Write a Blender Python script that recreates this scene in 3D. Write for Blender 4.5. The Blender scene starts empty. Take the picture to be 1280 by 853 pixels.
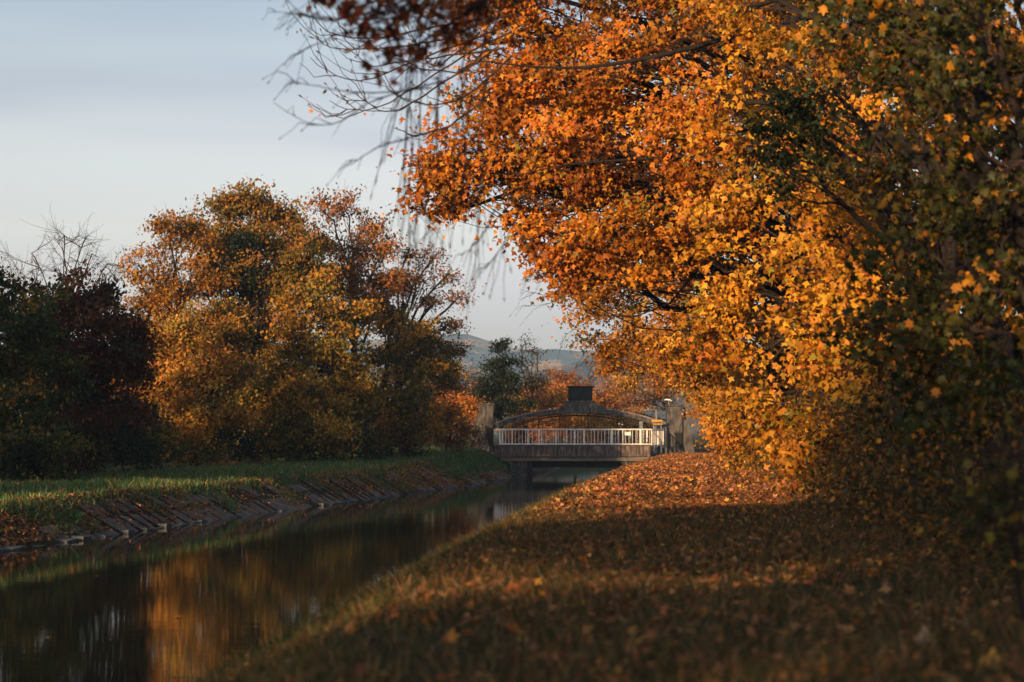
import bpy, math, random
import numpy as np
from math import radians, sin, cos, pi
random.seed(7)
RNG = np.random.default_rng(11)
SC = bpy.context.scene
COL = SC.collection

# ------------------------------------------------------------------ camera
EYE = 1.15
FPX = 3022.0                       # focal length in photo pixels (85 mm on 36 mm, 1280 wide)
PITCH = math.atan((540 - 426.5) / FPX)
cam_d = bpy.data.cameras.new('camera')
cam = bpy.data.objects.new('camera', cam_d)
COL.objects.link(cam)
cam.location = (0, 0, EYE)
cam.rotation_euler = (pi / 2 + PITCH, 0, 0)
cam_d.lens = 85
cam_d.sensor_width = 36
cam_d.clip_start = 0.5
cam_d.clip_end = 20000
cam_d.dof.use_dof = True
cam_d.dof.focus_distance = 62
cam_d.dof.aperture_fstop = 2.2
SC.camera = cam

# ------------------------------------------------------------------ light
SUN_EL = radians(11.5)
SUN_AZ = radians(25)               # to the left of straight behind the camera
sun_dir = np.array([-sin(SUN_AZ) * cos(SUN_EL), -cos(SUN_AZ) * cos(SUN_EL), sin(SUN_EL)])
ld = bpy.data.lights.new('sun', 'SUN')
ld.energy = 5.0
ld.angle = radians(0.5)
ld.color = (1.0, 0.64, 0.33)
sun = bpy.data.objects.new('sun', ld)
COL.objects.link(sun)
sun.location = (-60, -60, 60)
from mathutils import Vector
sun.rotation_euler = Vector(sun_dir.tolist()).to_track_quat('Z', 'Y').to_euler()

W = bpy.data.worlds.new('World')
SC.world = W
W.use_nodes = True
nt = W.node_tree
nt.nodes.clear()
wo = nt.nodes.new('ShaderNodeOutputWorld')
bg = nt.nodes.new('ShaderNodeBackground')
sky = nt.nodes.new('ShaderNodeTexSky')
sky.sky_type = 'NISHITA'
sky.sun_disc = False
sky.sun_elevation = SUN_EL
sky.sun_rotation = math.atan2(sun_dir[0], sun_dir[1])
sky.air_density = 1.0
sky.dust_density = 2.0
sky.ozone_density = 1.0
bg.inputs[1].default_value = 0.13
# thin high cloud veil: soft grey streaks over the blue
tc = nt.nodes.new('ShaderNodeTexCoord')
mp = nt.nodes.new('ShaderNodeMapping')
mp.inputs['Scale'].default_value = (1.2, 1.2, 9.0)
mp.inputs['Location'].default_value = (0.3, 0.1, 0.55)
nz = nt.nodes.new('ShaderNodeTexNoise')
nz.inputs['Scale'].default_value = 1.6
nz.inputs['Detail'].default_value = 3.0
mr = nt.nodes.new('ShaderNodeMapRange')
mr.inputs['From Min'].default_value = 0.38
mr.inputs['From Max'].default_value = 0.62
mr.inputs['To Min'].default_value = 0.4
mr.inputs['To Max'].default_value = 0.85
bwn = nt.nodes.new('ShaderNodeRGBToBW')
tint = nt.nodes.new('ShaderNodeMix'); tint.data_type = 'RGBA'; tint.blend_type = 'MULTIPLY'
tint.inputs[0].default_value = 1.0
tint.inputs[7].default_value = (1.09, 1.05, 1.09, 1)
mx = nt.nodes.new('ShaderNodeMix'); mx.data_type = 'RGBA'
L = nt.links.new
L(tc.outputs['Generated'], mp.inputs['Vector']); L(mp.outputs[0], nz.inputs['Vector'])
L(nz.outputs[0], mr.inputs['Value']); L(sky.outputs[0], bwn.inputs[0])
L(bwn.outputs[0], tint.inputs[6])
L(mr.outputs[0], mx.inputs[0]); L(sky.outputs[0], mx.inputs[6]); L(tint.outputs[2], mx.inputs[7])
# a slightly darker, bluer deck of cloud higher up, paler air beneath it
sz = nt.nodes.new('ShaderNodeSeparateXYZ'); L(tc.outputs['Generated'], sz.inputs[0])
ad_ = nt.nodes.new('ShaderNodeMath'); ad_.operation = 'MULTIPLY_ADD'; ad_.inputs[1].default_value = 0.26
L(nz.outputs[0], ad_.inputs[0]); L(sz.outputs[2], ad_.inputs[2])
cr = nt.nodes.new('ShaderNodeValToRGB'); L(ad_.outputs[0], cr.inputs[0])
cr.color_ramp.interpolation = 'EASE'
cr.color_ramp.elements[0].position = 0.17; cr.color_ramp.elements[0].color = (1.20, 1.10, 1.06, 1)
cr.color_ramp.elements[1].position = 0.30; cr.color_ramp.elements[1].color = (0.66, 0.71, 0.79, 1)
e_ = cr.color_ramp.elements.new(0.232); e_.color = (1.0, 0.97, 0.97, 1)
m2 = nt.nodes.new('ShaderNodeMix'); m2.data_type = 'RGBA'; m2.blend_type = 'MULTIPLY'; m2.inputs[0].default_value = 1.0
L(mx.outputs[2], m2.inputs[6]); L(cr.outputs[0], m2.inputs[7])
L(m2.outputs[2], bg.inputs[0]); L(bg.outputs[0], wo.inputs[0])

SC.view_settings.view_transform = 'Standard'
SC.view_settings.look = 'None'
SC.view_settings.exposure = 0.7
SC.view_settings.gamma = 1.0
SC.render.film_transparent = False
SC.cycles.max_bounces = 6
SC.cycles.diffuse_bounces = 3
SC.cycles.glossy_bounces = 3
SC.cycles.transmission_bounces = 4
SC.cycles.volume_bounces = 0
SC.cycles.caustics_reflective = False
SC.cycles.caustics_refractive = False
SC.cycles.use_denoising = True

# ------------------------------------------------------------------ helpers
def P(px, py, d):
    """the place d metres ahead that the photograph shows at (px, py)"""
    u = (px - 640) / FPX; v = (426.5 - py) / FPX
    c, s = cos(PITCH), sin(PITCH)
    y = c - s * v; z = s + c * v
    k = d / y
    return np.array([u * k, d, EYE + z * k])

def norm(a):
    return a / (np.linalg.norm(a, axis=-1, keepdims=True) + 1e-9)

def tag(o, label=None, cat=None, group=None, kind=None):
    if label: o['label'] = label
    if cat: o['category'] = cat
    if group: o['group'] = group
    if kind: o['kind'] = kind
    return o

def empty(name, loc):
    o = bpy.data.objects.new(name, None)
    o.location = [float(a) for a in loc]
    COL.objects.link(o)
    return o

def link(name, me, parent=None):
    o = bpy.data.objects.new(name, me)
    COL.objects.link(o)
    if parent is not None:
        o.parent = parent
    return o

def mesh_np(name, V, loops, sizes, mat, col=None, smooth=False):
    me = bpy.data.meshes.new(name)
    V = np.ascontiguousarray(V, dtype=np.float32)
    me.vertices.add(len(V)); me.vertices.foreach_set('co', V.ravel())
    loops = np.ascontiguousarray(loops, dtype=np.int32).ravel()
    me.loops.add(len(loops)); me.loops.foreach_set('vertex_index', loops)
    sizes = np.asarray(sizes, dtype=np.int32)
    me.polygons.add(len(sizes))
    st = np.zeros(len(sizes), dtype=np.int32); st[1:] = np.cumsum(sizes)[:-1]
    me.polygons.foreach_set('loop_start', st)
    try: me.polygons.foreach_set('loop_total', sizes)
    except Exception: pass
    if col is not None:
        a = me.attributes.new('col', 'FLOAT_COLOR', 'POINT')
        c = np.ones((len(V), 4), dtype=np.float32); c[:, :3] = col
        a.data.foreach_set('color', c.ravel())
    if smooth:
        me.polygons.foreach_set('use_smooth', np.ones(len(sizes), dtype=bool))
    me.materials.append(mat)
    me.update(calc_edges=True)
    return me

class MB:
    """collects shapes for ONE mesh"""
    def __init__(s): s.V = []; s.F = []; s.n = 0
    def add(s, V, F):
        s.V.append(np.asarray(V, float)); s.F += [tuple(i + s.n for i in f) for f in F]; s.n += len(V)
    def box(s, a, b, jit=0):
        x0, y0, z0 = a; x1, y1, z1 = b
        V = np.array([(x0,y0,z0),(x1,y0,z0),(x1,y1,z0),(x0,y1,z0),(x0,y0,z1),(x1,y0,z1),(x1,y1,z1),(x0,y1,z1)], float)
        if jit: V += RNG.normal(0, jit, V.shape)
        s.add(V, [(0,3,2,1),(4,5,6,7),(0,1,5,4),(1,2,6,5),(2,3,7,6),(3,0,4,7)])
    def prism(s, pts, y0, y1):
        """outline in x,z (counter-clockwise seen from the front) with depth"""
        n = len(pts)
        V = [(x, y0, z) for x, z in pts] + [(x, y1, z) for x, z in pts]
        F = [tuple(range(n)), tuple(range(2*n-1, n-1, -1))]
        F += [(i, i+n, (i+1) % n + n, (i+1) % n) for i in range(n)]
        s.add(V, F)
    def strip(s, top, bot, y0, y1):
        """a curved band between two x,z poly lines with depth"""
        n = len(top)
        V = [(x,y0,z) for x,z in top]+[(x,y0,z) for x,z in bot]+[(x,y1,z) for x,z in top]+[(x,y1,z) for x,z in bot]
        F = []
        for i in range(n-1):
            F += [(n+i,n+i+1,i+1,i),(2*n+i,2*n+i+1,3*n+i+1,3*n+i),(i,i+1,2*n+i+1,2*n+i),(3*n+i,3*n+i+1,n+i+1,n+i)]
        F += [(0,2*n,3*n,n),(n-1,2*n-1,4*n-1,3*n-1)]
        s.add(V, F)
    def tube(s, pts, rad, sides=4):
        pts = np.asarray(pts, float); n = len(pts)
        rad = np.broadcast_to(np.asarray(rad, float), (n,))
        t = norm(np.gradient(pts, axis=0))
        ref = np.array([0.37, 0.81, 0.11]) if abs(t[0][2]) > .5 else np.array([0.1, 0.05, 1.0])
        a = norm(np.cross(t, ref)); b = np.cross(t, a)
        th = np.arange(sides) * 2 * pi / sides
        V = (pts[:, None] + rad[:, None, None] * (a[:, None] * np.cos(th)[None, :, None] + b[:, None] * np.sin(th)[None, :, None])).reshape(-1, 3)
        F = []
        for i in range(n - 1):
            o = i * sides
            for j in range(sides):
                k = (j + 1) % sides
                F.append((o + j, o + k, o + k + sides, o + j + sides))
        F.append(tuple(range(sides - 1, -1, -1))); F.append(tuple(range((n-1)*sides, n*sides)))
        s.add(V, F)
    def mesh(s, name, mat, smooth=False):
        me = bpy.data.meshes.new(name)
        V = np.concatenate(s.V) if s.V else np.zeros((0, 3))
        me.from_pydata(V.tolist(), [], s.F)
        me.materials.append(mat)
        if smooth: me.polygons.foreach_set('use_smooth', np.ones(len(me.polygons), dtype=bool))
        me.update()
        return me
    def obj(s, name, mat, parent=None, smooth=False, bevel=0):
        """links the mesh; vertices are stored relative to the parent's origin"""
        if parent is not None:
            off = np.array(parent.location)
            p = parent.parent
            while p is not None:
                off = off + np.array(p.location); p = p.parent
            s.V = [v - off for v in s.V]
        o = link(name, s.mesh(name, mat, smooth), parent)
        if bevel:
            m = o.modifiers.new('bevel', 'BEVEL'); m.width = bevel; m.segments = 1; m.limit_method = 'ANGLE'
        return o

# ------------------------------------------------------------------ materials
def newmat(name):
    m = bpy.data.materials.new(name); m.use_nodes = True
    n = m.node_tree; n.nodes.clear()
    out = n.nodes.new('ShaderNodeOutputMaterial')
    return m, n, out

def ramp(n, fac, stops, interp='LINEAR'):
    r = n.nodes.new('ShaderNodeValToRGB'); r.color_ramp.interpolation = interp
    e = r.color_ramp.elements
    while len(e) < len(stops): e.new(0.5)
    for el, (p, c) in zip(e, stops):
        el.position = p; el.color = (*c, 1)
    n.links.new(fac, r.inputs[0])
    return r.outputs[0]

def noise(n, scale, detail=4, vec=None, rough=0.55, sc3=None):
    t = n.nodes.new('ShaderNodeTexNoise'); t.inputs['Scale'].default_value = scale
    t.inputs['Detail'].default_value = detail; t.inputs['Roughness'].default_value = rough
    if vec is None:
        g = n.nodes.new('ShaderNodeNewGeometry'); vec = g.outputs['Position']
    if sc3:
        m = n.nodes.new('ShaderNodeMapping'); m.inputs['Scale'].default_value = sc3
        n.links.new(vec, m.inputs['Vector']); vec = m.outputs[0]
    n.links.new(vec, t.inputs['Vector'])
    return t.outputs[0]

def mixc(n, fac, a, b, mode='MIX'):
    m = n.nodes.new('ShaderNodeMix'); m.data_type = 'RGBA'; m.blend_type = mode
    for sock, v in ((m.inputs[0], fac), (m.inputs[6], a), (m.inputs[7], b)):
        if isinstance(v, (int, float)): sock.default_value = v
        elif isinstance(v, tuple): sock.default_value = (*v, 1)
        else: n.links.new(v, sock)
    return m.outputs[2]

def bump(n, h, strength, dist):
    b = n.nodes.new('ShaderNodeBump'); b.inputs['Strength'].default_value = strength
    b.inputs['Distance'].default_value = dist; n.links.new(h, b.inputs['Height'])
    return b.outputs[0]

def solid(name, stops, scale=3, rough=0.9, sc3=None, bs=0.4, bd=0.02, metal=0):
    m, n, out = newmat(name)
    p = n.nodes.new('ShaderNodeBsdfPrincipled')
    f = noise(n, scale, 6, sc3=sc3, rough=0.65)
    n.links.new(ramp(n, f, stops), p.inputs['Base Color'])
    p.inputs['Roughness'].default_value = rough
    p.inputs['Metallic'].default_value = metal
    p.inputs['Specular IOR Level'].default_value = 0.25
    n.links.new(bump(n, noise(n, scale * 5, 6), bs, bd), p.inputs['Normal'])
    n.links.new(p.outputs[0], out.inputs[0])
    return m

def leafmat(name, trans=0.2, gloss=0.015):
    m, n, out = newmat(name)
    at = n.nodes.new('ShaderNodeAttribute'); at.attribute_name = 'col'
    f = noise(n, 60, 3)
    c = mixc(n, 0.35, at.outputs['Color'], ramp(n, f, [(0.3, (0.35, 0.33, 0.3)), (0.7, (1, 1, 1))]), 'MULTIPLY')
    d = n.nodes.new('ShaderNodeBsdfDiffuse'); t = n.nodes.new('ShaderNodeBsdfTranslucent')
    g = n.nodes.new('ShaderNodeBsdfGlossy'); g.inputs['Roughness'].default_value = 0.5
    g.inputs['Color'].default_value = (0.8, 0.8, 0.8, 1)
    n.links.new(c, d.inputs[0])
    hs = n.nodes.new('ShaderNodeHueSaturation'); hs.inputs['Saturation'].default_value = 1.15
    n.links.new(c, hs.inputs['Color']); n.links.new(hs.outputs[0], t.inputs[0])
    a = n.nodes.new('ShaderNodeMixShader'); a.inputs[0].default_value = trans
    n.links.new(d.outputs[0], a.inputs[1]); n.links.new(t.outputs[0], a.inputs[2])
    b = n.nodes.new('ShaderNodeMixShader'); b.inputs[0].default_value = gloss
    n.links.new(a.outputs[0], b.inputs[1]); n.links.new(g.outputs[0], b.inputs[2])
    n.links.new(b.outputs[0], out.inputs[0])
    return m

M_LEAF = leafmat('leaf_surface')
M_LITTER = leafmat('fallen_leaf_surface', 0.1, 0.03)
M_GRASS = leafmat('grass_blade_surface', 0.25, 0.02)
M_BARK = solid('bark', [(0.3, (0.008, 0.006, 0.005)), (0.7, (0.028, 0.021, 0.017))], 6, sc3=(3, 3, .6), bs=0.9, bd=0.03)
M_TWIG = solid('twig_bark', [(0.3, (0.018, 0.012, 0.010)), (0.7, (0.062, 0.040, 0.030))], 8)
M_CONC = solid('old_concrete', [(0.3, (0.012, 0.0125, 0.014)), (0.5, (0.068, 0.061, 0.056)), (0.7, (0.15, 0.13, 0.115))], 3.2, sc3=(2, 2, .7), bs=0.5, bd=0.02)
M_CONC_DARK = solid('dark_concrete', [(0.3, (0.007, 0.007, 0.008)), (0.7, (0.026, 0.024, 0.024))], 2.2, sc3=(2, 2, .8))
M_BOARD = solid('weathered_board', [(0.33, (0.025, 0.018, 0.016)), (0.5, (0.09, 0.066, 0.056)), (0.68, (0.26, 0.20, 0.175))], 2.2, sc3=(3.2, 1, .5))
M_RAIL = solid('white_paint', [(0.25, (0.45, 0.38, 0.32)), (0.5, (0.74, 0.69, 0.62)), (0.8, (0.82, 0.79, 0.74))], 3, rough=0.55, bs=0.1, bd=0.004)
M_IRON = solid('dark_iron', [(0.3, (0.015, 0.013, 0.012)), (0.7, (0.05, 0.038, 0.03))], 9, rough=0.7)
M_GALV = solid('galvanised_steel', [(0.3, (0.10, 0.11, 0.12)), (0.7, (0.2, 0.21, 0.22))], 5, rough=0.5, metal=0.3)
M_YELLOW = solid('yellow_paint', [(0.3, (0.30, 0.16, 0.02)), (0.7, (0.48, 0.28, 0.03))], 4, rough=0.6)
M_SIGN = solid('sign_white', [(0.3, (0.7, 0.68, 0.62)), (0.7, (0.85, 0.83, 0.8))], 3, rough=0.5)
M_SLAB = solid('revetment_slab', [(0.3, (0.05, 0.038, 0.032)), (0.5, (0.13, 0.105, 0.09)), (0.75, (0.24, 0.20, 0.18))], 2.6, bs=0.7, bd=0.03)
M_RUB = solid('reddish_slab', [(0.3, (0.16, 0.10, 0.08)), (0.7, (0.38, 0.27, 0.23))], 2.6, bs=0.7, bd=0.03)
M_FOOT = solid('wet_toe_stone', [(0.3, (0.035, 0.038, 0.04)), (0.7, (0.13, 0.14, 0.145))], 4, bs=0.7, bd=0.03)

# ------------------------------------------------------------------ terrain
WATER = -1.15
_ly = np.array([-100, 0, 46.3, 54.5, 59.4, 66.2, 72.4, 79.9, 89.1, 103, 115.8, 128, 158, 175, 200, 240, 300])
_lx = np.array([-24, -14.6, -9.9, -8.9, -8.35, -7.45, -6.5, -5.35, -3.9, -2.0, -.46, .65, 2.9, 4.5, 9, 22, 60])
_ry = np.array([-100, 0, 11, 14.8, 18.5, 22, 30.5, 47, 61, 84, 126, 158, 175, 200, 240, 300])
_rx = np.array([-9, -1.9, -1.1, -1.0, -.82, -.62, -.1, 1.0, 2.1, 4.0, 7.9, 10.4, 12.6, 17.5, 31, 70])
def SW(y): return np.interp(y, [0, 24, 60, 110], [2.3, 2.2, 1.9, 1.9])
def XL(y): return np.interp(y, _ly, _lx)
def XR(y): return np.interp(y, _ry, _rx)
def XS(y): return np.interp(y, [-100, 0, 17, 31, 58, 99, 125, 300], [1, 3.3, 3.7, 4.0, 6.1, 8.8, 10.6, 30])
def RISE(y): return np.interp(y, [0, 46, 90, 104, 116, 124, 160], [.75, .78, .86, 1.0, 1.28, 1.36, 1.3])
def vnoise(x, y):
    return (np.sin(x * .9 + 1.3 * np.sin(y * .37)) * np.cos(y * .61 + .8 * np.sin(x * .5)) * .5 +
            np.sin(x * 2.3 + y * 1.1 + 1.7) * .2 + np.sin(x * .31 - y * 1.9 + .4) * .2)
def GZ(x, y):
    x = np.asarray(x, float); y = np.asarray(y, float)
    xl, xr, r = XL(y), XR(y), RISE(y)
    run = r / .62
    cl = xl - run
    zc = WATER + r
    fade = np.clip(np.minimum((300 - y) / 60, (y + 100) / 40), 0, 1)
    t = np.clip((cl - x) / 6, 0, 1)
    zl = zc + .12 * t * (1 - t) * 2 + .06 * t + .035 * vnoise(x, y) * np.clip((cl - x) / 1.0, 0, 1)
    z = zl
    sl = np.clip((x - cl) / run, 0, 1)
    z = np.where(x > cl, zc - r * sl, z)
    xw = xr - SW(y)
    bed = -2.0
    z = np.where(x > xl, np.maximum(bed, WATER - (x - xl) * .62), z)
    zr = np.maximum(bed, WATER + (x - xw) * 1.088 / SW(y))
    z = np.where(x > (xl + xw) / 2, zr, z)
    u = np.clip((x - xr) / 1.0, 0, 1)
    zpath = -.062 + .062 * (u * (2 - u)) + .045 * vnoise(x * .8, y * .9) * u + .03 * np.sin(y * .55 + x * .4) * u
    z = np.where(x > xr, zpath, z)
    xs = XS(y)
    z = np.where(x > xs, zpath + .06 * np.clip(x - xs, 0, 3), z)
    flat = np.where(x < 0, -.3, .1)
    return z * fade + flat * (1 - fade)

ys = np.concatenate([[-3400, -1200, -400, -150], np.arange(-100, -8, 6), np.arange(-8, 40, .3), np.arange(40, 140, .6),
                     np.arange(140, 300, 3), [300, 340, 420, 600, 900, 1400, 2200, 3400]])
tl = np.concatenate([-np.array([3300, 1200, 400, 150, 80, 50, 35]), -np.arange(26, 5, -1.5), -np.arange(5, 1.4, -.3)])
tr = np.concatenate([np.arange(0, 6, .25), np.arange(6, 12, 1.0), np.array([14, 20, 30, 50, 80, 150, 400, 1200, 3300])])
rows = []
for y in ys:
    xl, xr = float(XL(y)), float(XR(y)); run = float(RISE(y)) / .62
    xw = xr - float(SW(y))
    r = np.concatenate([xl - run + (tl + 1.4), [xl - run * f for f in (.999, .75, .5, .25, 0)], [xl + .7, xl + 1.4, (xl + xw) / 2 - .01, (xl + xw) / 2 + .01, xw - 1.4, xw - .7],
                        [xw, xw + .4, xw + .85, xw + 1.3, xr - .3, xr - .005], xr + tr])
    rows.append(np.sort(r))
X = np.array(rows); Y = np.repeat(ys[:, None], X.shape[1], 1)
Z = GZ(X, Y)
nr, nc = X.shape
V = np.stack([X, Y, Z], -1).reshape(-1, 3)
i = np.arange(nr - 1)[:, None] * nc + np.arange(nc - 1)[None]
Fq = np.stack([i, i + 1, i + nc + 1, i + nc], -1).reshape(-1, 4)
# soil and thatch colours under the grass and litter
m, n, out = newmat('ground_surface')
p = n.nodes.new('ShaderNodeBsdfPrincipled'); p.inputs['Roughness'].default_value = 1
p.inputs['Specular IOR Level'].default_value = 0.1
g = n.nodes.new('ShaderNodeNewGeometry'); sx = n.nodes.new('ShaderNodeSeparateXYZ'); n.links.new(g.outputs['Position'], sx.inputs[0])
soil = ramp(n, noise(n, 4, 8), [(0.3, (0.028, 0.020, 0.011)), (0.5, (0.06, 0.04, 0.02)), (0.7, (0.12, 0.065, 0.028))])
green = ramp(n, noise(n, 2.2, 8), [(0.3, (0.02, 0.032, 0.012)), (0.55, (0.035, 0.055, 0.02)), (0.75, (0.06, 0.07, 0.022))])
at = n.nodes.new('ShaderNodeAttribute'); at.attribute_name = 'col'
c = mixc(n, at.outputs['Fac'], soil, green)
n.links.new(c, p.inputs['Base Color'])
n.links.new(bump(n, noise(n, 14, 8), .8, .05), p.inputs['Normal'])
n.links.new(p.outputs[0], out.inputs[0])
M_GROUND = m
gr = np.where(X < XL(Y) - .9, 1.0, np.where(X < XR(Y) + .7, .45, .25))
gr = np.clip(gr + .2 * vnoise(X * .7, Y * .4), 0, 1).reshape(-1, 1)
ground = link('ground', mesh_np('ground', V, Fq, np.full(len(Fq), 4), M_GROUND, np.repeat(gr, 3, 1), True))
tag(ground, 'earth banks and leaf-strewn towpath either side of the canal', kind='structure')

# water
m, n, out = newmat('canal_water')
p = n.nodes.new('ShaderNodeBsdfPrincipled')
p.inputs['Base Color'].default_value = (0.018, 0.021, 0.011, 1)
p.inputs['Roughness'].default_value = 0.01
p.inputs['IOR'].default_value = 1.333
h1 = noise(n, 1.1, 3, sc3=(1.0, 2.2, 1)); h2 = noise(n, 7, 3, sc3=(.7, 2.0, 1))
ad = n.nodes.new('ShaderNodeMath'); ad.operation = 'MULTIPLY_ADD'; ad.inputs[1].default_value = .16
n.links.new(h2, ad.inputs[0]); n.links.new(h1, ad.inputs[2])
n.links.new(bump(n, ad.outputs[0], .5, .0028), p.inputs['Normal'])
n.links.new(p.outputs[0], out.inputs[0])
M_WATER = m
wy = np.arange(-98, 292, 2.0)
wx = np.stack([XL(wy) - .5, XR(wy) - SW(wy) + .45], 1)
V = np.stack([wx, np.repeat(wy[:, None], 2, 1), np.full(wx.shape, WATER)], -1).reshape(-1, 3)
i = np.arange(len(wy) - 1) * 2
Fq = np.stack([i, i + 1, i + 3, i + 2], -1)
tag(link('water', mesh_np('water', V, Fq, np.full(len(Fq), 4), M_WATER)), 'still dark canal water reflecting the trees', kind='structure')

# hills
m, n, out = newmat('forested_hill')
p = n.nodes.new('ShaderNodeBsdfPrincipled'); p.inputs['Roughness'].default_value = 1; p.inputs['Specular IOR Level'].default_value = 0
c = ramp(n, noise(n, .011, 10, sc3=(1, .25, 3.5), rough=.72), [(0.38, (0.012, 0.022, 0.016)), (0.5, (0.04, 0.045, 0.022)), (0.57, (0.42, 0.25, 0.09)), (0.63, (0.03, 0.036, 0.02))])
n.links.new(c, p.inputs['Base Color'])
n.links.new(bump(n, noise(n, .06, 6), 1, 8), p.inputs['Normal'])
n.links.new(p.outputs[0], out.inputs[0])
M_HILL = m
def hill(y0, depth, prof, seed, half):
    r = np.random.default_rng(seed)
    xs = np.linspace(-half, half, 340); ts = np.linspace(0, 1, 26)
    zt = np.interp(xs, [a for a, b in prof], [b for a, b in prof])
    ph = r.uniform(0, 6, 6)
    zt = zt + sum(2.2 / (k + 1) * np.sin(xs / y0 * (30 + 55 * k) + ph[k]) for k in range(6)) * y0 / 3000
    Xh = np.repeat(xs[None], len(ts), 0); Yh = y0 + depth * np.repeat(ts[:, None], len(xs), 1)
    Zh = zt[None] * np.sin(ts[:, None] * pi) ** .75 + r.normal(0, .9, Xh.shape) * np.sin(ts[:, None] * pi) * y0 / 3000 - 2
    V = np.stack([Xh, Yh, Zh], -1).reshape(-1, 3)
    i = np.arange(len(ts) - 1)[:, None] * len(xs) + np.arange(len(xs) - 1)[None]
    F = np.stack([i, i + 1, i + len(xs) + 1, i + len(xs)], -1).reshape(-1, 4)
    return V, F
def hp(px, py, d): q = P(px, py, d); return (q[0], q[2])
parts = []
D1 = 3050
parts.append(hill(2700, 640, [(-2500, 70)] + [hp(a, b, D1) for a, b in [(-700, 400), (0, 440), (400, 428), (520, 424), (570, 419), (592, 418), (620, 430), (650, 437), (700, 436), (735, 437), (775, 432), (850, 440), (1000, 425), (1500, 430)]] + [(2500, 60)], 1, 2600))
parts.append(hill(1750, 600, [(-2500, 45)] + [hp(a, b, 2050) for a, b in [(-500, 450), (300, 458), (560, 460), (620, 455), (660, 463), (700, 455), (740, 448), (800, 455), (1200, 450)]] + [(2500, 42)], 2, 2600))
V = np.concatenate([a for a, b in parts]); o0 = len(parts[0][0])
F = np.concatenate([parts[0][1], parts[1][1] + o0])
tag(link('hills', mesh_np('hills', V, F, np.full(len(F), 4), M_HILL, smooth=True)), 'low wooded hills fading blue behind the bridge', kind='structure')

# haze
m, n, out = newmat('haze_air')
pv = n.nodes.new('ShaderNodeVolumePrincipled')
pv.inputs['Color'].default_value = (0.42, 0.68, 1.0, 1)
pv.inputs['Density'].default_value = 0.00024
n.links.new(pv.outputs[0], out.inputs['Volume'])
hz = MB(); hz.box((-3600, -3600, -4.2), (3600, 3600, 150))
tag(hz.obj('haze', m), 'pale autumn air between the camera and the hills', kind='stuff')

# ------------------------------------------------------------------ leaves
def tmpl_maple(k):
    if k == 0:
        a = [(0,-.5),(.22,-.32),(.5,-.28),(.33,-.05),(.5,.28),(.2,.2),(0,.58),(-.2,.2),(-.5,.28),(-.33,-.05),(-.5,-.28),(-.22,-.32)]
        pts = np.array([(0, -.08)] + a); tris = [(0, i + 1, (i + 1) % 12 + 1) for i in range(12)]
    elif k == 1:
        a = [(0,-.45),(.54,.02),(.19,.12),(0,.62),(-.19,.12),(-.54,.02)]
        pts = np.array(a); tris = [(0,1,2),(0,2,4),(2,3,4),(0,4,5)]
    elif k == 2:
        pts = np.array([(0, -.5), (.38, 0), (0, .55), (-.38, 0)]); tris = [(0, 1, 2), (0, 2, 3)]
    else:     # small oval leaf
        pts = np.array([(0, -.5), (.26, -.15), (.2, .25), (0, .5), (-.2, .25), (-.26, -.15)]); tris = [(0,1,3),(1,2,3),(0,3,5),(3,4,5)]
    z = -.45 * np.abs(pts[:, 0]) - .3 * pts[:, 1] ** 2
    return np.c_[pts, z], np.array(tris)
TM = [tmpl_maple(k) for k in range(4)]

def leaves(C, N, size, cols, k, rng, roll=None):
    """vertices, triangles and colours of many separate leaves"""
    tv, tf = TM[k]; n = len(C)
    N = norm(N)
    r = rng.normal(size=(n, 3)); a = norm(np.cross(N, r)); b = np.cross(N, a)
    if roll is not None: # leaf tip hangs along roll
        b = norm(roll - N * np.sum(roll * N, 1, keepdims=True)); a = np.cross(b, N)
    S = size[:, None, None]
    curl = rng.uniform(.3, 1.6, (n, 1, 1))
    V = C[:, None] + S * (a[:, None] * tv[None, :, :1] + b[:, None] * tv[None, :, 1:2] + N[:, None] * tv[None, :, 2:] * curl)
    F = (np.arange(n) * len(tv))[:, None, None] + tf[None]
    cc = np.repeat(cols, len(tv), 0)
    return V.reshape(-1, 3), F.reshape(-1, 3), cc

def pick(pal, n, rng, clump=None):
    """leaf colours: weighted palette, varied clump by clump and leaf by leaf"""
    w = np.array([a for a, b in pal], float); cs = np.array([b for a, b in pal], float)
    base = rng.choice(len(pal), n, p=w / w.sum())
    if clump is not None:
        cb = rng.choice(len(pal), clump.max() + 1, p=w / w.sum())
        base = np.where(rng.random(n) < .62, cb[clump], base)
        cv = rng.uniform(.55, 1.3, clump.max() + 1)[clump]  # clump brightness spread stands in for lit and shaded crown layers
    else: cv = 1
    c = cs[base] * (rng.uniform(.7, 1.3, n) * cv)[:, None]
    c[:, 1] *= rng.uniform(.82, 1.18, n)
    return np.clip(c, 0.002, .85)

def curve(p0, p1, rng, n=5, sag=0.0, wob=0.06):
    t = np.linspace(0, 1, n)[:, None]; d = np.linalg.norm(p1 - p0)
    q = p0 + (p1 - p0) * t
    off = rng.normal(0, wob * d, 3)
    q = q + np.sin(t * pi) * off
    q[:, 2] += (np.sin(t * pi) * sag * d)[:, 0]
    if n > 4: q[1:-1] += rng.normal(0, wob * d * .25, (n - 2, 3))
    return q

def rel(root): return np.array(root.location)

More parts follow.
